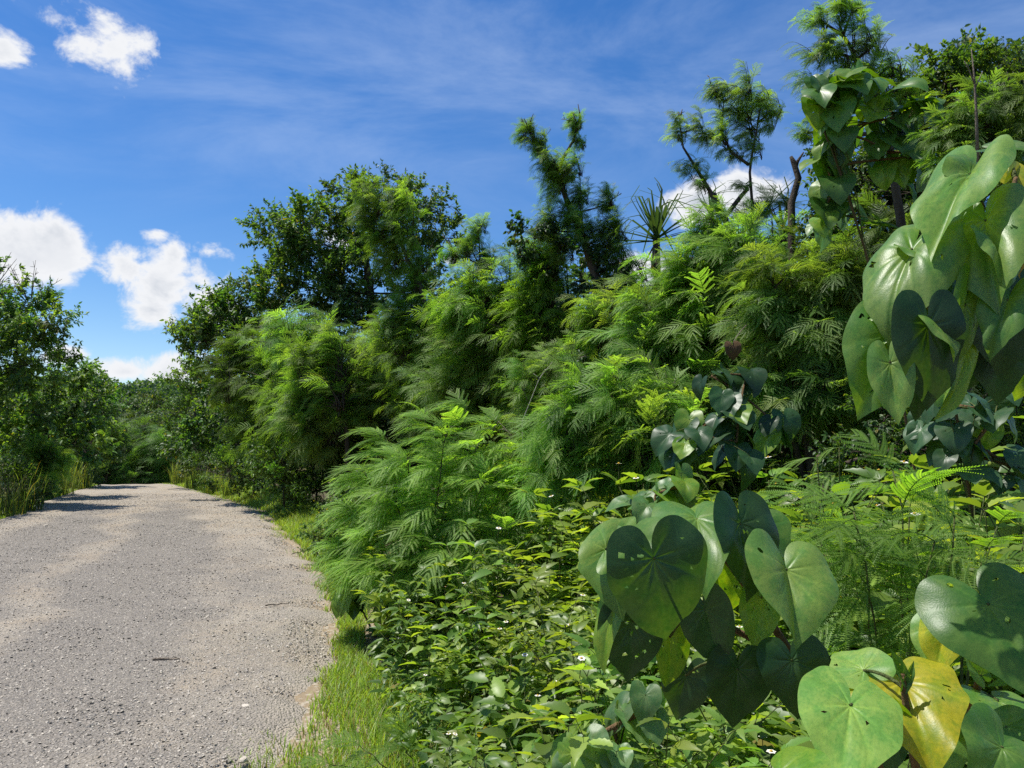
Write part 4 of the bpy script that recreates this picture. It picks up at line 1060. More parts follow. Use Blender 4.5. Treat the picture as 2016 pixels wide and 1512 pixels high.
def heart_mesh(seed, fold=.25, curl=.6, side=0.0, wave=.02, holes=0, nr=15, nt=80, twist=0.0):
    """base of the midrib at the origin, tip towards +Y, upper face +Z; length 1"""
    r = np.random.default_rng(seed)
    th = np.linspace(-180, 180, nt + 1)
    rad = np.interp(np.abs(th), HT, HR)
    sm = rad.copy(); sm[1:-1] = .25 * rad[:-2] + .5 * rad[1:-1] + .25 * rad[2:]
    rad = np.where(np.abs(th) < 5, rad, sm) * (1 + .012 * np.sin(np.radians(th) * 7 + seed) + .02 * np.sin(np.radians(th) * 3 + seed * 2.3) + .05 * np.sin(np.radians(th) + seed * 1.7) * (np.abs(th) > 20) * (np.abs(th) < 165))
    rr_ = (np.arange(1, nr + 1) / nr) ** .9
    X = np.vstack([[0], (np.sin(np.radians(th))[None] * rad * rr_[:, None]).reshape(-1, 1)])[:, 0] if False else np.concatenate([[0], (np.sin(np.radians(th))[None] * rad * rr_[:, None]).ravel()])
    Y = np.concatenate([[0], (np.cos(np.radians(th))[None] * rad * rr_[:, None]).ravel()])
    X = X * (1.06 if seed % 2 else 1.0)
    ang = np.degrees(np.arctan2(X, Y)); rho = np.hypot(X, Y)
    vein = np.zeros_like(X)
    for va in (0, 26, -26, 56, -56, 95, -95, 140, -140):
        dist = rho * np.abs(np.sin(np.radians(np.clip(ang - va - 6 * np.sign(va) * rho, -90, 90))))
        vein = np.maximum(vein, np.exp(-(dist / (.013 if va else .018)) ** 2) * np.clip(1.15 - rho / (1.05 if abs(va) < 60 else .6), 0, 1))
    for k in range(1, 6):       # secondary ribs off the midrib
        y0 = .12 + .13 * k; dist = np.abs((Y - y0) - .62 * np.abs(X)) * .85
        vein = np.maximum(vein, .55 * np.exp(-(dist / .011) ** 2) * (np.abs(X) < .34))
    pill = np.zeros_like(X)
    for k in range(4):
        f = r.uniform(5, 11, 2); ph = r.uniform(0, 6, 2); pill += np.sin(X * f[0] + ph[0]) * np.sin(Y * f[1] + ph[1])
    Z = fold * np.abs(X) - .9 * fold * X * X + .009 * pill - .010 * vein + wave * np.sin(np.radians(ang) * r.integers(5, 9) + r.uniform(0, 6)) * (rho ** 2) * 1.6
    # bend along the length, then across
    def bend(u, z, c):
        if abs(c) < 1e-3: return u, z
        Rr = 1 / c; a = u * c; return (Rr + z) * np.sin(a) if c > 0 else (Rr + z) * np.sin(a), (Rr + z) * np.cos(a) - Rr
    Y2, Z2 = bend(Y, Z, curl)
    X2, Z3 = bend(X, Z2, side)
    if twist:
        a = twist * Y; X2, Z3 = X2 * np.cos(a) - Z3 * np.sin(a), X2 * np.sin(a) + Z3 * np.cos(a)
    V = np.stack([X2, Y2, Z3], 1)
    n1 = nt + 1; F = [[0, 1 + j, 2 + j] for j in range(nt)]
    for i in range(nr - 1):
        for j in range(nt):
            a = 1 + i * n1 + j; b = a + n1
            F += [[a, b, b + 1], [a, b + 1, a + 1]]
    F = np.array(F)
    F = F[:, ::-1]
    if holes:
        cx, cyy = X[F].mean(1), Y[F].mean(1); keep = np.ones(len(F), bool)
        for _ in range(holes):
            a = r.uniform(-150, 150); q = r.uniform(.15, .8) * np.interp(abs(a), HT, HR); hx, hy = math.sin(R(a)) * q, math.cos(R(a)) * q
            s1, s2 = r.uniform(.012, .038), r.uniform(.4, 1.0)
            keep &= ((cx - hx) ** 2 + ((cyy - hy) / s2) ** 2) > s1 ** 2
        F = F[keep]
    mb = MB(); mb.add(V, F, 0, .5, np.clip(vein, 0, 1))
    return mb.mesh('heart_leaf', ['heart'], True, 'vein')

HEARTS = [heart_mesh(300 + k, fold=.15 + .12 * (k % 3), curl=.3 + .25 * (k % 4), side=.4 * ((k % 3) - 1), wave=.02 + .012 * (k % 3), holes=(0, 3, 0, 8, 0, 2)[k % 6], nr=7, nt=40) for k in range(8)]

HG = (.085, .172, .032); HB = (.125, .235, .040); HY = (.36, .35, .022); HYG = (.17, .27, .03); HD = (.034, .078, .028); HP = (.175, .280, .060); HBR = (.14, .10, .03)  # HD: darkened green, shade painted into the colour of hanging leaves

def heart_plant(name, label, base, stems, leaves, group=None):
    """leaves: (base px, tip px, depth at base, depth at tip, width px, normal hint, colour, shape kw)"""
    base = np.array(base, float); base[2] = gz(base) - .05
    root = empty(name, base); tag(root, label, 'plant', group)
    st = MB(); pts_all = []
    for s in stems:
        q = np.array([base if p is None else P(*p) for p in s[0]])
        tt = np.linspace(0, len(q) - 1, 4 * len(q)); qq = np.stack([np.interp(tt, np.arange(len(q)), q[:, k]) for k in range(3)], 1)
        for _ in range(2): qq[1:-1] = .25 * qq[:-2] + .5 * qq[1:-1] + .25 * qq[2:]
        st.tube(qq - base, np.linspace(s[1], s[2], len(qq)), 7); pts_all.append(qq)
    allp = np.vstack(pts_all)
    for i, lf in enumerate(leaves):
        (bx, by), (tx, ty), db, dt, wpx, hint, co, kw = lf
        b = P(bx, by, db); tip = P(tx, ty, dt)
        # petiole from the nearest stem point, leaf hangs from its end
        k = np.argmin(np.linalg.norm(allp - b, axis=1) + .25 * np.clip(allp[:, 2] - b[2], 0, 9)); a = allp[k]
        off = np.linalg.norm(a - b)
        mid = (a + b) / 2 + np.array([0, 0, .18 * off])
        st.tube(bez(a, mid, b, 8) - base, np.linspace(.0032, .0022, 8), 5, 1)
        L = np.linalg.norm(tip - b); W = PXM(wpx, (db + dt) / 2)
        Rm = frame(tip - b, np.array(hint, float))
        M = to_m4(Rm, b - base, 1.0); S = Matrix.Diagonal((W / 1.10, L, (W / 1.1 + L) / 2, 1))
        kw = dict(kw); kw.setdefault('seed', 500 + i * 7 + int(bx) % 13); kw.setdefault('holes', int(rng.integers(0, 5)))
        co2 = np.array(co) * rng.uniform(.92, 1.08)
        obj('leaf', heart_mesh(**kw), root, co2, M @ S)
    obj('stem', st.mesh(name + '_stem', ['redstem', 'stem']), root)
    return root

def heart_blob_plant(name, label, base, blobs, size, color=HG, bright=.12, group=None, hint=(0, -.5, 1)):
    base = np.array(base, float); base[2] = gz(base) - .05
    root = empty(name, base); tag(root, label, 'plant', group)
    st = MB(); prev = None
    for c, r, n in blobs:
        q = wood_curve(base if prev is None else prev, c, -.2, 8, .03); st.tube(q - base, np.linspace(.010, .006, 8), 5); prev = c
        for i in range(n):
            v = unit(rng.normal(0, 1, 3)); p = c + v * r * rng.uniform(.35, 1)
            q2 = wood_curve(q[rng.integers(4, 8)], p, -.2, 5, .04); st.tube(q2 - base, np.linspace(.004, .002, 5), 4, 1)
            ax = unit(np.array([v[0] * .8 - .1, v[1] * .5 - .35, -.75 + rng.normal(0, .35)]))
            nrm = np.array([v[0] * .6 + rng.normal(0, .3), v[1] * .4 + hint[1], hint[2] * (.5 + .6 * rng.random())])
            col = np.array(color) * rng.uniform(.75, 1.25)
            if rng.random() < bright: col = np.array(HYG)
            obj('leaf', HEARTS[rng.integers(8)], root, col, to_m4(frame(ax, nrm), p - base, size * rng.uniform(.65, 1.2)))
    obj('stem', st.mesh(name + '_stem', ['redstem', 'stem']), root)

UP = (0, -.35, 1); FC = (0, -1, .25); CU = (0, -.8, .7)

def foreground():
    d = 1.35
    # the low clump in the middle foreground
    heart_plant('heart_leaf_plant', 'knee-high clump of big heart-shaped leaves right of the weeds, in front', (.62, 1.52, 0),
        [([None, (1640, 1420, 1.48), (1560, 1290, 1.42), (1480, 1170, 1.40), (1420, 1090, 1.38)], .011, .005),
         ([(1560, 1290, 1.42), (1440, 1240, 1.40), (1340, 1150, 1.36), (1290, 1080, 1.36)], .007, .003),
         ([(1340, 1150, 1.36), (1260, 1110, 1.38), (1225, 1070, 1.38)], .005, .003),
         ([(1600, 1350, 1.44), (1500, 1330, 1.40), (1420, 1300, 1.38)], .006, .003),
         ([(1480, 1170, 1.40), (1530, 1130, 1.38), (1550, 1100, 1.36)], .005, .003)],
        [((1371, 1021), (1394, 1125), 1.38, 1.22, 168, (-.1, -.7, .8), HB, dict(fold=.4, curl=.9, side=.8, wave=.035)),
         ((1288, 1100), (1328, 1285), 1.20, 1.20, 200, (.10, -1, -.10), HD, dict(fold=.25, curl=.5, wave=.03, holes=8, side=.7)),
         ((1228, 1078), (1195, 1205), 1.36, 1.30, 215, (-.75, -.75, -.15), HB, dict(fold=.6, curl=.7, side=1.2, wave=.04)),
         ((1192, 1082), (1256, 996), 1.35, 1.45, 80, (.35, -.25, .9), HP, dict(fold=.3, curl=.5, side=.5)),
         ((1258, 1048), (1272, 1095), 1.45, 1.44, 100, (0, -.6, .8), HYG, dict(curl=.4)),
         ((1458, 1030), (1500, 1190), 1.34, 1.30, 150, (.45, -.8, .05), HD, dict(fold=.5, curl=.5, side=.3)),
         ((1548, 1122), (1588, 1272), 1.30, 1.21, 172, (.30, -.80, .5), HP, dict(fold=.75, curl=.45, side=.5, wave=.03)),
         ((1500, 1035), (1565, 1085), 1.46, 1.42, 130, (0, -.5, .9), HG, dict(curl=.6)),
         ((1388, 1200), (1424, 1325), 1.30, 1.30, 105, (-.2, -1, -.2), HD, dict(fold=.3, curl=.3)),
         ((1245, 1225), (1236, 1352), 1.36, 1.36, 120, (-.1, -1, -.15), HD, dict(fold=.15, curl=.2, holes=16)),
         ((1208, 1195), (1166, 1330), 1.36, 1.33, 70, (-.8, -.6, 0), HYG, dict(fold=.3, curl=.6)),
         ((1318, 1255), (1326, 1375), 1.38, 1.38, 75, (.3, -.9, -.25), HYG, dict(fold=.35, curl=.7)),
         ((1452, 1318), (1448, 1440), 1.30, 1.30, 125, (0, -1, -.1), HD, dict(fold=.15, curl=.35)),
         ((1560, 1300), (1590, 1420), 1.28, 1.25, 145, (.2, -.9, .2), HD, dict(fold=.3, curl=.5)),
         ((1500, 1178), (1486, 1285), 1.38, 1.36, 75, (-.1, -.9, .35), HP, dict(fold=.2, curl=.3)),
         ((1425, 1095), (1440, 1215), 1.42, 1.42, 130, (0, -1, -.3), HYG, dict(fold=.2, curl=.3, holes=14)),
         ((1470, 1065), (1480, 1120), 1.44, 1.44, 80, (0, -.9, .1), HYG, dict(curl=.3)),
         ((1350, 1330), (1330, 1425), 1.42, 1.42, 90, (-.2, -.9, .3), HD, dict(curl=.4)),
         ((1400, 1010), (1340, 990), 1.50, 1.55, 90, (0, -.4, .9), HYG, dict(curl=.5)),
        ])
    # lower right clump
    heart_plant('heart_leaf_plant', 'heart-leaved plant with one yellow leaf and a budding stem, lower right corner', (.78, 1.15, 0),
        [([None, (1800, 1500, 1.12), (1785, 1400, 1.10), (1776, 1325, 1.10)], .007, .004),
         ([None, (1900, 1430, 1.18), (1935, 1320, 1.16), (1950, 1200, 1.14)], .008, .004),
         ([None, (1730, 1480, 1.10), (1690, 1400, 1.08)], .006, .003),
         ([None, (1640, 1560, 1.05), (1560, 1530, 1.02)], .005, .003),
         ([None, (1990, 1500, 1.05), (1972, 1475, 1.02)], .005, .003)],
        [((1674, 1388), (1660, 1560), 1.05, .90, 190, (-.10, -.72, .7), (.170, .295, .060), dict(fold=.2, curl=.4, side=.3, wave=.025, holes=3, seed=901)),
         ((1776, 1345), (1850, 1490), 1.14, 1.01, 220, (-.2, -.75, .65), HY, dict(fold=.4, curl=.7, side=.7, wave=.045, holes=4, seed=902)),
         ((1700, 1320), (1640, 1265), 1.16, 1.22, 120, (-.2, -.5, .85), HP, dict(fold=.2, curl=.5)),
         ((1862, 1225), (1838, 1345), 1.18, 1.16, 85, (-.5, -.7, .35), HY, dict(fold=.4, curl=.5, side=.6)),
         ((1828, 1235), (1815, 1300), 1.20, 1.18, 60, (-.5, -.5, .7), HP, dict(fold=.3, curl=.5)),
         ((1945, 1190), (2085, 1375), 1.04, .94, 235, (-.12, -.95, .30), HG, dict(fold=.35, curl=.6, side=.8, wave=.045, seed=905)),
         ((1535, 1520), (1640, 1580), .92, .82, 175, (-.1, -.7, .75), (.17, .30, .035), dict(fold=.2, curl=.4)),
         ((1965, 1380), (2040, 1450), 1.14, 1.06, 130, (.1, -.8, .6), HB, dict(fold=.2, curl=.5)),
         ((1972, 1472), (1935, 1570), .95, .90, 160, (.15, -.85, .5), HG, dict(fold=.35, curl=.4)),
         ((1980, 1430), (2040, 1400), 1.0, 1.0, 60, (.0, -.8, .5), HG, dict(fold=.35, curl=.4)),
         ((1850, 1420), (1890, 1530), 1.2, 1.15, 120, (0, -.9, .4), HB, dict(curl=.4)),
         ((1740, 1440), (1700, 1560), 1.16, 1.15, 100, (-.2, -.9, .3), HD, dict(curl=.4)),
         ((1776, 1330), (1752, 1275), 1.10, 1.10, 22, (0, -1, .2), HG, dict(fold=.8, curl=.2)),
         ((1782, 1345), (1800, 1300), 1.10, 1.10, 18, (0, -1, .2), HG, dict(fold=.8, curl=.2)),
         ((1795, 1425), (1760, 1372), 1.10, 1.09, 14, (0, -1, .2), HYG, dict(fold=.8, curl=.2)),
         ((1930, 1330), (1900, 1290), 1.15, 1.15, 34, (0, -1, .2), HB, dict(fold=.5, curl=.2)),
        ])
    # upper right branch
    heart_plant('heart_leaf_shrub', 'tall heart-leaved branch reaching in from the right edge with pale shining leaves', (1.25, 1.30, 0),
        [([None, (2200, 1000, 1.25), (2080, 760, 1.16), (1990, 640, 1.12), (1940, 500, 1.10), (1930, 400, 1.10)], .014, .005),
         ([(1990, 640, 1.12), (1900, 580, 1.10), (1830, 540, 1.09), (1795, 510, 1.08)], .006, .003),
         ([(2080, 760, 1.16), (1950, 700, 1.10), (1850, 660, 1.08), (1780, 640, 1.08)], .006, .003),
         ([(1940, 500, 1.10), (1985, 400, 1.12), (2000, 350, 1.14)], .005, .003)],
        [((1909, 342), (1822, 485), 1.10, 1.00, 135, (-.62, -.55, .55), HP, dict(fold=.75, curl=.35, side=.9, wave=.035)),
         ((1912, 340), (1965, 300), 1.10, 1.14, 105, (.1, -.75, .6), HP, dict(fold=.25, curl=.7, wave=.035)),
         ((1940, 434), (1945, 592), 1.05, .97, 165, (-.6, -.45, .66), (.175, .280, .060), dict(fold=.5, curl=.55, side=1.5, wave=.04, seed=951)),
         ((1794, 490), (1700, 668), 1.06, .98, 185, (-.35, -.40, .85), HP, dict(fold=.45, curl=1.35, side=1.6, wave=.04, seed=952)),
         ((1800, 560), (1785, 640), 1.10, 1.06, 135, (0, -1, -.2), HBR, dict(fold=.1, curl=.3)),
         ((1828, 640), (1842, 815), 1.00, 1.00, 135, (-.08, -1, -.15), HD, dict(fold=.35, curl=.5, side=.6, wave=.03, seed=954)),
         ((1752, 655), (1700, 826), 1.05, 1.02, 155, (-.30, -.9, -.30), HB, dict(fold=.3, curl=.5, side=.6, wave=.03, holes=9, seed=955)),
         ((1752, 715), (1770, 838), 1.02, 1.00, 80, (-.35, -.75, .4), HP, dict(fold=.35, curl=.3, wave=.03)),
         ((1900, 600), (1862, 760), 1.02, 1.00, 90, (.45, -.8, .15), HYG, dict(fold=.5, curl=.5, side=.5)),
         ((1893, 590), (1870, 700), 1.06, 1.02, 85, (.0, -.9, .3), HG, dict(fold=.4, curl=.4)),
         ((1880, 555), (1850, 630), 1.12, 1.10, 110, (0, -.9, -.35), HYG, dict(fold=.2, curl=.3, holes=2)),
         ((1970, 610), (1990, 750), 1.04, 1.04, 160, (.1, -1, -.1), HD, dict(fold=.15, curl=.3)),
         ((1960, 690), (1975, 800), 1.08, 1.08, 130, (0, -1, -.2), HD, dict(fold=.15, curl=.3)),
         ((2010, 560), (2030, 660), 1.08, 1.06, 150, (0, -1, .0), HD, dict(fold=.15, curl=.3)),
         ((1985, 340), (2040, 385), 1.16, 1.12, 70, (-.1, -.8, .5), HY, dict(fold=.2, curl=.4)),
         ((1975, 415), (1935, 500), 1.14, 1.10, 75, (.4, -.8, .3), HYG, dict(fold=.4, curl=.4)),
         ((2005, 395), (1970, 560), 1.16, 1.14, 110, (.2, -.9, -.1), (.22, .24, .025), dict(fold=.3, curl=.4)),
         ((1995, 400), (1945, 470), 1.12, 1.05, 60, (-.3, -.5, .8), HP, dict(fold=.5, curl=.5)),
         ((2020, 470), (1990, 600), 1.18, 1.18, 140, (.1, -.95, .0), HBR, dict(fold=.2, curl=.4)),
         ((1925, 520), (1900, 620), 1.16, 1.16, 90, (.0, -.95, -.2), HYG, dict(fold=.2, curl=.4)),
         ((2030, 690), (2010, 790), 1.15, 1.15, 110, (.0, -.95, -.2), HYG, dict(fold=.2, curl=.4)),
         ((1960, 290), (2040, 285), 1.25, 1.2, 60, (.0, -.8, .5), HG, dict(fold=.2, curl=.4)),
         ((1800, 500), (1880, 545), 1.06, 1.02, 70, (.2, -.5, .85), HP, dict(fold=.6, curl=.8, side=.8, wave=.05)),
         ((1845, 640), (1905, 700), 1.00, .97, 75, (.5, -.7, .5), HP, dict(fold=.5, curl=.7, side=.9, wave=.05)),
         ((1765, 640), (1735, 560), 1.10, 1.12, 70, (-.5, -.5, .7), HP, dict(fold=.5, curl=.6, side=.9, wave=.05)),
         ((1840, 520), (1790, 600), 1.14, 1.12, 105, (.1, -.9, -.3), HYG, dict(fold=.3, curl=.5, holes=5)),
         ((1900, 690), (1868, 838), 1.04, 1.02, 60, (.6, -.7, .2), HYG, dict(fold=.7, curl=.6, side=.6)),
         ((1930, 640), (1925, 770), 1.08, 1.08, 110, (.1, -1, -.1), HD, dict(fold=.3, curl=.5, holes=6)),
         ((1985, 590), (1950, 700), 1.00, .98, 90, (-.4, -.8, .4), HG, dict(fold=.6, curl=.7, side=.8, wave=.05)),
         ((1880, 420), (1850, 500), 1.14, 1.12, 75, (.2, -.9, .1), HYG, dict(fold=.4, curl=.5)),
         ((1955, 480), (2010, 560), 1.02, .97, 95, (.4, -.7, .6), HP, dict(fold=.5, curl=.8, side=.8, wave=.05)),
         ((1800, 720), (1815, 835), 1.06, 1.06, 80, (.1, -1, -.2), HD, dict(fold=.4, curl=.5, holes=7)),
         ((1760, 620), (1690, 700), 1.08, 1.04, 80, (-.5, -.5, .7), HP, dict(fold=.6, curl=.7, side=1.0, wave=.05)),
        ])
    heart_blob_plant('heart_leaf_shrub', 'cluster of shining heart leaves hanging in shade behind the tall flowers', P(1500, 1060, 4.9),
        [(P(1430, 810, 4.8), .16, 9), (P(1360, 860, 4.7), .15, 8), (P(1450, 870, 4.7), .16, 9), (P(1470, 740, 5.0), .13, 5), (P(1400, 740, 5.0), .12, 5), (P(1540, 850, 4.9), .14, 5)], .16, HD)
    heart_blob_plant('heart_leaf_vine', 'big-leaved vine draped over the tall feathery tree top right', P(1850, 1060, 5.0),
        [(P(1600, 200, 4.6), .13, 8), (P(1640, 180, 4.6), .16, 10), (P(1690, 150, 4.6), .14, 8), (P(1720, 220, 4.7), .22, 16), (P(1790, 230, 4.7), .18, 12), (P(1650, 260, 4.6), .16, 10), (P(1750, 300, 4.7), .2, 12), (P(1810, 310, 4.7), .16, 8),
         (P(1630, 330, 4.7), .10, 5), (P(1640, 380, 4.7), .12, 6), (P(1620, 430, 4.7), .12, 6), (P(1690, 430, 4.8), .14, 5)], .165, HG, .12)
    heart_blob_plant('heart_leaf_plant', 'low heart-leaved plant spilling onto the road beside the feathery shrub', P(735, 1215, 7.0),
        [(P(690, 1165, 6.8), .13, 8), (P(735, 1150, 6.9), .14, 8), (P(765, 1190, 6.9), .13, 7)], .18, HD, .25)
    heart_blob_plant('heart_leaf_shrub', 'heart-leaved bush in dappled shade under the tall branch at the right edge', P(1960, 1250, 3.4),
        [(P(1880, 800, 3.3), .12, 7), (P(1960, 820, 3.3), .14, 8), (P(1900, 900, 3.3), .13, 7), (P(1990, 920, 3.3), .13, 7), (P(1840, 850, 3.4), .11, 5)], .105, (.055, .11, .045), .15)
    heart_blob_plant('heart_leaf_plant', 'small heart-leaved seedling with pale leaves among the weeds at the bottom edge', P(1240, 1500, 2.9),
        [(P(1210, 1440, 2.5), .09, 6), (P(1270, 1400, 2.5), .08, 5), (P(1140, 1470, 2.5), .07, 3)], .11, (.12, .20, .07), .15)
    heart_blob_plant('heart_leaf_plant', 'heart-leaved seedling standing in the flowering weeds left of the big clump', P(1290, 1060, 4.6),
        [(P(1290, 975, 4.4), .12, 6), (P(1340, 960, 4.4), .10, 5), (P(1240, 990, 4.5), .08, 3)], .15, (.11, .19, .06), .35)
    # the feathery shrubs nearest the road and camera
    frond_shrub('feathery_shrub', 'arching bright feathery shrub overhanging the road edge in the middle', (830, 1215, 6.9),
        [(760, 1120, -.5), (820, 1120, -.6), (880, 1085, -.6), (940, 1090, -.5), (1000, 1050, -.3), (720, 1110, -.3), (720, 930, .0), (700, 1000, .1), (690, 1075, .0), (760, 860, .3), (800, 900, -.3), (840, 815, .4), (880, 850, 0), (920, 800, .5), (870, 920, -.3), (780, 980, -.4), (940, 870, 0), (980, 830, .4), (960, 940, -.2), (860, 990, -.4), (740, 1050, -.3), (1020, 880, .3), (1000, 960, .1), (1060, 920, .4), (920, 1010, -.3), (830, 1040, -.5), (1040, 1000, .2),
         (770, 920, .5), (900, 890, .5), (820, 960, .3), (980, 900, .6), (700, 1110, -.1), (760, 1000, .5), (1090, 960, .5)], 6.6, .66, (.178, .295, .058), nf=18, r0=.012)
    frond_shrub('feathery_shrub', 'feathery seedling with fern-like fronds right of the heart-leaved clump', (1790, 1330, 2.5),
        [(1680, 1010, 0), (1760, 930, .1), (1880, 1020, 0), (1700, 1080, -.1), (1830, 1060, -.1), (1940, 1080, .1), (1780, 1000, .2), (1960, 1030, .2)], 2.4, .55, (.10, .19, .028), nf=6, wind=(-.3, -.1, -.05), stem='stem', r0=.007)
    frond_shrub('feathery_shrub', 'single drooping feathery shoot hanging before the dark shade', (1680, 1300, 3.4),
        [(1600, 900, 0), (1650, 880, .1)], 3.2, .38, (.12, .20, .04), nf=4, wind=(-.4, 0, -.5), stem='stem', r0=.006)
    frond_shrub('feathery_shrub', 'low feathery plant among the weeds at the bottom edge', (850, 1700, 3.6),
        [(720, 1480, 0), (790, 1460, .1), (660, 1505, 0)], 3.55, .42, (.11, .20, .03), nf=4, wind=(-.3, -.1, 0), stem='stem', r0=.005)

# ------------------------------------------------------------------ weeds
TL = [toothed_leaf(.40, 5, .25 + .1 * k, .14) for k in range(3)]

def trifoliate(seed):
    r = np.random.default_rng(seed); mb = MB()
    V, F = TL[seed % 3]
    mb.tube([[0, 0, 0], [0, .16, .03], [0, .34, .03]], [.012, .010, .008], 3, 1)
    for a, s, y in ((0, .66, .34), (52, .46, .30), (-52, .46, .30)):
        a = R(a + r.normal(0, 6)); ax = np.array([math.sin(a), math.cos(a), r.normal(-.05, .12)])
        Rm = frame(ax, np.array([r.normal(0, .2), r.normal(0, .2), 1.])); mb.add(V @ (Rm * s).T + np.array([0, y, .03]), F, 0, r.uniform(.2, .9))
    return mb.mesh('weed_leaf', ['weed', 'stem'])

def simple_weed_leaf(seed):
    r = np.random.default_rng(seed); mb = MB(); V, F = toothed_leaf(.52, 6, .35, .16)
    mb.tube([[0, 0, 0], [0, .12, .01]], [.012, .010], 3, 1)
    mb.add(V * .9 + np.array([0, .1, 0]), F, 0, r.uniform(.2, .9)); return mb.mesh('weed_leaf', ['weed', 'stem'])

WL = [trifoliate(k) for k in range(4)] + [simple_weed_leaf(10 + k) for k in range(3)]

def weed_layout(seed, h, simple):
    """leaf placements on one upright weed: (point, axis, size)"""
    r = np.random.default_rng(seed); st = []; lv = []
    lean = r.normal(0, .12, 2); t = np.linspace(0, 1, 7)
    main = np.stack([lean[0] * h * t ** 1.5, lean[1] * h * t ** 1.5, h * t], 1); st.append((main, .0042, .0018))
    axes = [(main, .22)]
    for k in range(r.integers(5, 9)):
        ti = r.uniform(.15, .8); p = np.array([np.interp(ti, t, main[:, j]) for j in range(3)]); a = r.uniform(0, 6.28)
        e = p + np.array([math.cos(a), math.sin(a), r.uniform(.6, 1.3)]) * h * r.uniform(.18, .34)
        q = bez(p, p + (e - p) * .5 + np.array([math.cos(a), math.sin(a), 0]) * .03, e, 5); st.append((q, .0026, .0013)); axes.append((q, .4))
    for q, k0 in axes:
        n = 5 if q is main else 3
        for i in range(n):
            k = k0 + (1 - k0) * i / (n - 1); p = np.array([np.interp(k * (len(q) - 1), np.arange(len(q)), q[:, j]) for j in range(3)])
            a0 = i * 1.57 + r.uniform(-.4, .4)
            for sg in (0, math.pi):
                a = a0 + sg; up = .15 + .5 * (k > .95) + r.normal(0, .15)
                lv.append((p, unit(np.array([math.cos(a), math.sin(a), up])), (.15 - .045 * k) * r.uniform(.75, 1.25)))
    return st, lv, [q[-1] for q, _ in axes]

WEED_STEM = []; WEED_LAY = []; WEED_FOL = []
for k in range(10):
    h = .42 + .05 * k; st, lv, tips = weed_layout(700 + k, h, k % 3 == 0)
    mb = MB()
    for q, a, b in st: mb.tube(q, np.linspace(a, b, len(q)), 4)
    WEED_STEM.append(mb.mesh('weed_stem', ['stem'])); WEED_LAY.append((lv, tips, h))
    fo = MB(); r = np.random.default_rng(k)
    for p, ax, s in lv:
        Rm = frame(ax, np.array([r.normal(0, .3), r.normal(0, .3), 1.]))
        if k % 3 == 0: V, F = toothed_leaf(.52, 4, .35, .16); fo.add(V @ (Rm * s).T + p, F, 0, r.uniform(.1, .95))
        else:
            V, F = TL[k % 3]
            for a, s2 in ((0, .8), (50, .6), (-50, .6)):
                ca, sa = math.cos(R(a)), math.sin(R(a)); Rz = np.array([[ca, sa, 0], [-sa, ca, 0], [0, 0, 1]])
                fo.add((V @ Rz.T * s2 + np.array([0, .2, 0])) @ (Rm * s).T + p, F, 0, r.uniform(.1, .95))
    WEED_FOL.append(fo.mesh('weed_foliage', ['weed']))

def flower_mesh():
    mb = MB(); pet = np.array([[0, 0, 0], [-.5, .6, .05], [0, 1, 0], [.5, .6, .05]]); F = np.array([[0, 3, 2], [0, 2, 1]])
    for k in range(6):
        a = k * math.pi / 3; Rz = np.array([[math.cos(a), -math.sin(a), 0], [math.sin(a), math.cos(a), 0], [0, 0, 1]]); mb.add(pet @ Rz.T, F, 0, rng.random())
    mb.add(OCT_V * .42 + np.array([0, 0, .08]), OCT_F, 1, .5)
    mb.tube([[0, 0, -.1], [0, 0, -6]], [.12, .10], 3, 2)
    return mb.mesh('flower', ['petal', 'disc', 'stem'])
FLOWER = flower_mesh()

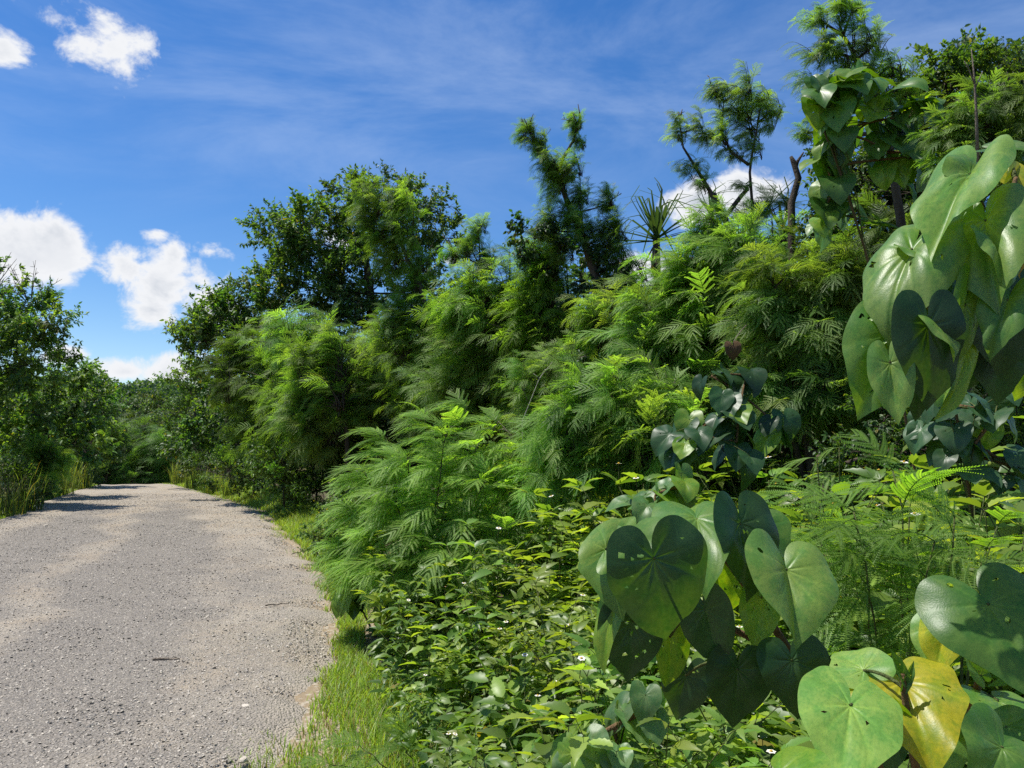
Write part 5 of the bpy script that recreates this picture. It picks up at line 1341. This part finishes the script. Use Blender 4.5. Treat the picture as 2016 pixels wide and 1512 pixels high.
def weeds():
    spots = []
    tries = 0
    # the weed belt: from the road edge rightwards, depth 2.6 to 8
    while len(spots) < 265 and tries < 6000:
        tries += 1
        y = 2.5 + 5.6 * rng.random() ** 1.35
        xr = resample(redge, np.array([y]))[0]
        off = {0: 0}.get(0) + np.interp(y, [2.5, 4, 5.5, 7, 9], [.75, .6, .36, .3, .6])
        x = xr + off + rng.random() ** .9 * np.interp(y, [2.5, 8], [2.9, 5.6])
        if abs(x) > .72 * y + .3: continue
        if any((x - a) ** 2 + (y - b) ** 2 < (.085 + .008 * y) ** 2 for a, b in spots): continue
        spots.append((x, y))
    spots.sort(key=lambda p: math.hypot(*p))
    for i, (x, y) in enumerate(spots):
        k = int(rng.integers(10)); lv, tips, h = WEED_LAY[k]
        xr = resample(redge, np.array([y]))[0]; inn = x - xr
        s = np.clip(np.interp(y, [4.5, 6], [.62, .95]) + .30 * inn, .6, 1.75) * rng.uniform(.85, 1.15)
        root = empty('weed_plant', (x, y, gz((x, y)) - .05)); root.rotation_euler = (0, 0, rng.uniform(0, 6.28)); root.scale = (s, s, s)
        tag(root, 'leafy green weed with small toothed leaves in the roadside belt between road and trees', 'weed', 'leafy weeds beside the road')
        co = np.array((.118, .205, .036)) * rng.uniform(.75, 1.3) * np.array([rng.uniform(.85, 1.25), 1, 1])
        obj('stem', WEED_STEM[k], root)
        if i < 70:
            for p, ax, sz in lv:
                m = WL[4 + rng.integers(3)] if k % 3 == 0 else WL[rng.integers(4)]
                obj('leaf', m, root, co * rng.uniform(.85, 1.2), to_m4(frame(ax, np.array([rng.normal(0, .3), rng.normal(0, .3), 1.])), p, sz * 1.15))
        else:
            obj('foliage', WEED_FOL[k], root, co)
        far = y > 4.2
        if rng.random() < (.45 if far else .2):
            for tip in tips[:rng.integers(1, 4)]:
                obj('flower', FLOWER, root, None, to_m4(frame(np.array([rng.normal(0, .3), 1, 0]), np.array([rng.normal(0, .25), -.35 + rng.normal(0, .2), 1.])), tip + np.array([0, 0, .09]), .015))
    # low tangle under and between the weeds: ground cover nobody could count
    mb = MB(); k = 30000
    y = 2.3 + 8.5 * rng.random(k) ** 1.3; xr = resample(redge, y)
    off = np.interp(y, [2.5, 4, 5.5, 7, 9], [.80, .6, .32, .28, .5])
    x = xr + off + rng.random(k) * np.interp(y, [2.5, 10], [3.4, 8.5])
    ok = np.abs(x) < .8 * y + .6; x, y = x[ok], y[ok]; off = (x - resample(redge, y)); k = len(x)
    z = height(x, y) - .03 + rng.random(k) * np.clip(.08 + .24 * off, .08, .85)
    V, F = toothed_leaf(.5, 2, .3, .15)
    a = rng.random(k) * 6.283; up_ = rng.normal(.1, .35, k)
    ax = np.stack([np.cos(a), np.sin(a), up_], 1); ax /= np.linalg.norm(ax, axis=1)[:, None]
    nz = np.stack([rng.normal(0, .4, k), rng.normal(0, .4, k), np.ones(k)], 1); nz -= ax * (nz * ax).sum(1)[:, None]; nz /= np.linalg.norm(nz, axis=1)[:, None]
    M = np.zeros((k, 3, 4)); sx = np.cross(ax, nz); s = rng.uniform(.045, .12, k)
    M[:, :, 0] = sx * s[:, None]; M[:, :, 1] = ax * s[:, None]; M[:, :, 2] = nz * s[:, None]; M[:, 0, 3] = x; M[:, 1, 3] = y; M[:, 2, 3] = z
    mb.many(V, F, M, 0)
    ks = 3500; j = rng.integers(0, k, ks)
    for q in j[:1500]:
        mb.tube([[x[q], y[q], z[q] - .25], [x[q] + .02, y[q], z[q]]], [.003, .002], 3, 1)
    o = obj('undergrowth', mb.mesh('undergrowth', ['weed', 'stem']), color=(.098, .172, .034)); tag(o, 'tangled low green undergrowth under the roadside weeds', kind='stuff')

def small_things():
    # stick on the road
    a = G(302, 1292); b = G(352, 1293); c = np.array([*(a + b) / 2, 0]); mb = MB(); L = np.linalg.norm(a - b)
    q = np.stack([np.linspace(-L / 2, L / 2, 9), rng.normal(0, .004, 9), .012 + rng.normal(0, .002, 9)], 1)
    mb.tube(q, [.009, .012, .011, .010, .011, .010, .010, .012, .008], 7); mb.tube([q[6], q[6] + [.02, .03, .008]], [.006, .003], 5)
    o = obj('stick', mb.mesh('stick', ['twig'])); o.location = (c[0], c[1], .012); tag(o, 'short brown stick lying across the gravel road', 'stick')
    for (px, py, ln, ang, lab) in ((545, 1190, .22, 20, 'thin dark twig on the gravel near the right road edge'), (590, 1088, .45, 75, 'dark twig poking from the grass at the road edge')):
        g = G(px, py); mb = MB(); t = np.linspace(-.5, .5, 7)
        q = np.stack([t * ln * math.cos(R(ang)), t * ln * math.sin(R(ang)), .012 + .01 * np.abs(np.sin(t * 7))], 1); mb.tube(q, np.linspace(.006, .003, 7), 5); mb.tube([q[3], q[3] + [.05, .02, .02]], [.003, .002], 4)
        o = obj('twig', mb.mesh('twig', ['bark'])); o.location = (g[0], g[1], .02); tag(o, lab, 'twig')
    # pale stones
    for px, py, s, lab in ((483, 1379, .045, 'flat pale limestone lying near the right road edge'), (480, 1476, .03, 'tan stone at the bottom of the road by the grass'), (395, 1358, .02, 'small pale stone in the middle of the near road'),
                           (310, 1310, .018, 'small pale stone just below the stick'), (540, 1008, .10, 'low pale rock at the edge of the sandy pull-out'), (500, 1012, .06, 'pale rock lying out on the sandy pull-out'), (90, 1034, .07, 'pale stone near the left road edge')):
        g = G(px, py); r = np.random.default_rng(px); mb = MB()
        th = np.linspace(0, 2 * math.pi, 11)[:-1]; V = []
        for zz, k in ((-.35, .9), (0, 1.0), (.22, .85), (.34, .5)):
            V += [[math.cos(a) * k * r.uniform(.85, 1.12), math.sin(a) * .7 * k * r.uniform(.85, 1.12), zz + r.normal(0, .03)] for a in th]
        V.append([0, 0, .37]); F = []
        for i in range(3):
            for j in range(10): a_, b_ = i * 10 + j, i * 10 + (j + 1) % 10; F += [[a_, b_, b_ + 10], [a_, b_ + 10, a_ + 10]]
        F += [[30 + j, 30 + (j + 1) % 10, 40] for j in range(10)]
        mb.add(np.array(V) * s, F, 0, r.random()); o = obj('stone', mb.mesh('stone', ['pale'], False)); o.location = (g[0], g[1], .012); o.rotation_euler = (0, 0, r.uniform(0, 3)); tag(o, lab, 'stone', 'stones on the road')
    # pale dry stalk standing before the feathery shrubs
    b0 = P(1040, 1040, 7.1); b0[2] = gz(b0) - .05; mb = MB()
    q = np.array([b0, P(1028, 830, 7.0), P(1062, 745, 6.95), P(1088, 712, 6.9)]); mb.tube(q - b0, [.006, .0045, .003, .0015], 5); mb.tube([q[2] - b0, P(1072, 728, 6.95) - b0, P(1092, 722, 6.9) - b0], [.003, .003, .0015], 4); mb.tube([q[2] - b0, P(1050, 735, 6.95) - b0], [.003, .001], 4)
    o = obj('dry_stalk', mb.mesh('dry_stalk', ['straw'])); o.location = tuple(b0); tag(o, 'pale dry stalk standing up before the sweeping feathery shrub', 'stalk')
    # bent grey wire-like dry stem in the shade, right
    b0 = P(1615, 1010, 3.6); e = b0.copy(); e[2] = gz(b0) - .03; mb = MB()
    q = np.array([e, b0, P(1619, 992, 3.6), P(1590, 985, 3.6), P(1545, 975, 3.6)]); mb.tube(q - e, [.003, .0025, .0025, .0022, .002], 5)
    o = obj('dry_stalk', mb.mesh('bent_dry_stalk', ['straw'])); o.location = tuple(e); tag(o, 'thin bent dry stalk like a hook before the dark shade', 'stalk')
    # dead brown round leaf hanging in the feathery tree
    b0 = P(1443, 695, 5.6); root = empty('dead_leaf', b0); tag(root, 'round dead brown leaf caught in the feathery tree', 'leaf')
    o = obj('blade', HEARTS[3].copy(), root, None, to_m4(frame(np.array([.1, -.2, -1]), np.array([0, -1, .1])), np.array([0, 0, .05]), .11)); o.data.materials[0] = MT['dead']
    mb = MB(); mb.tube(wood_curve(np.array([0, 0, .07]), P(1470, 640, 5.9) - b0, -.1, 6), np.linspace(.003, .005, 6), 4); obj('stalk', mb.mesh('dead_leaf_stalk', ['twig']), root)

far_things(); left_side(); right_far(); verge_fill(); feather_fill(); right_mid(); right_backdrop(); right_back(); right_near(); foreground(); weeds(); small_things()
nt_ = sum(len(m.polygons) for m in bpy.data.meshes)
print('TRIS', nt_, 'OBJECTS', len(bpy.data.objects))
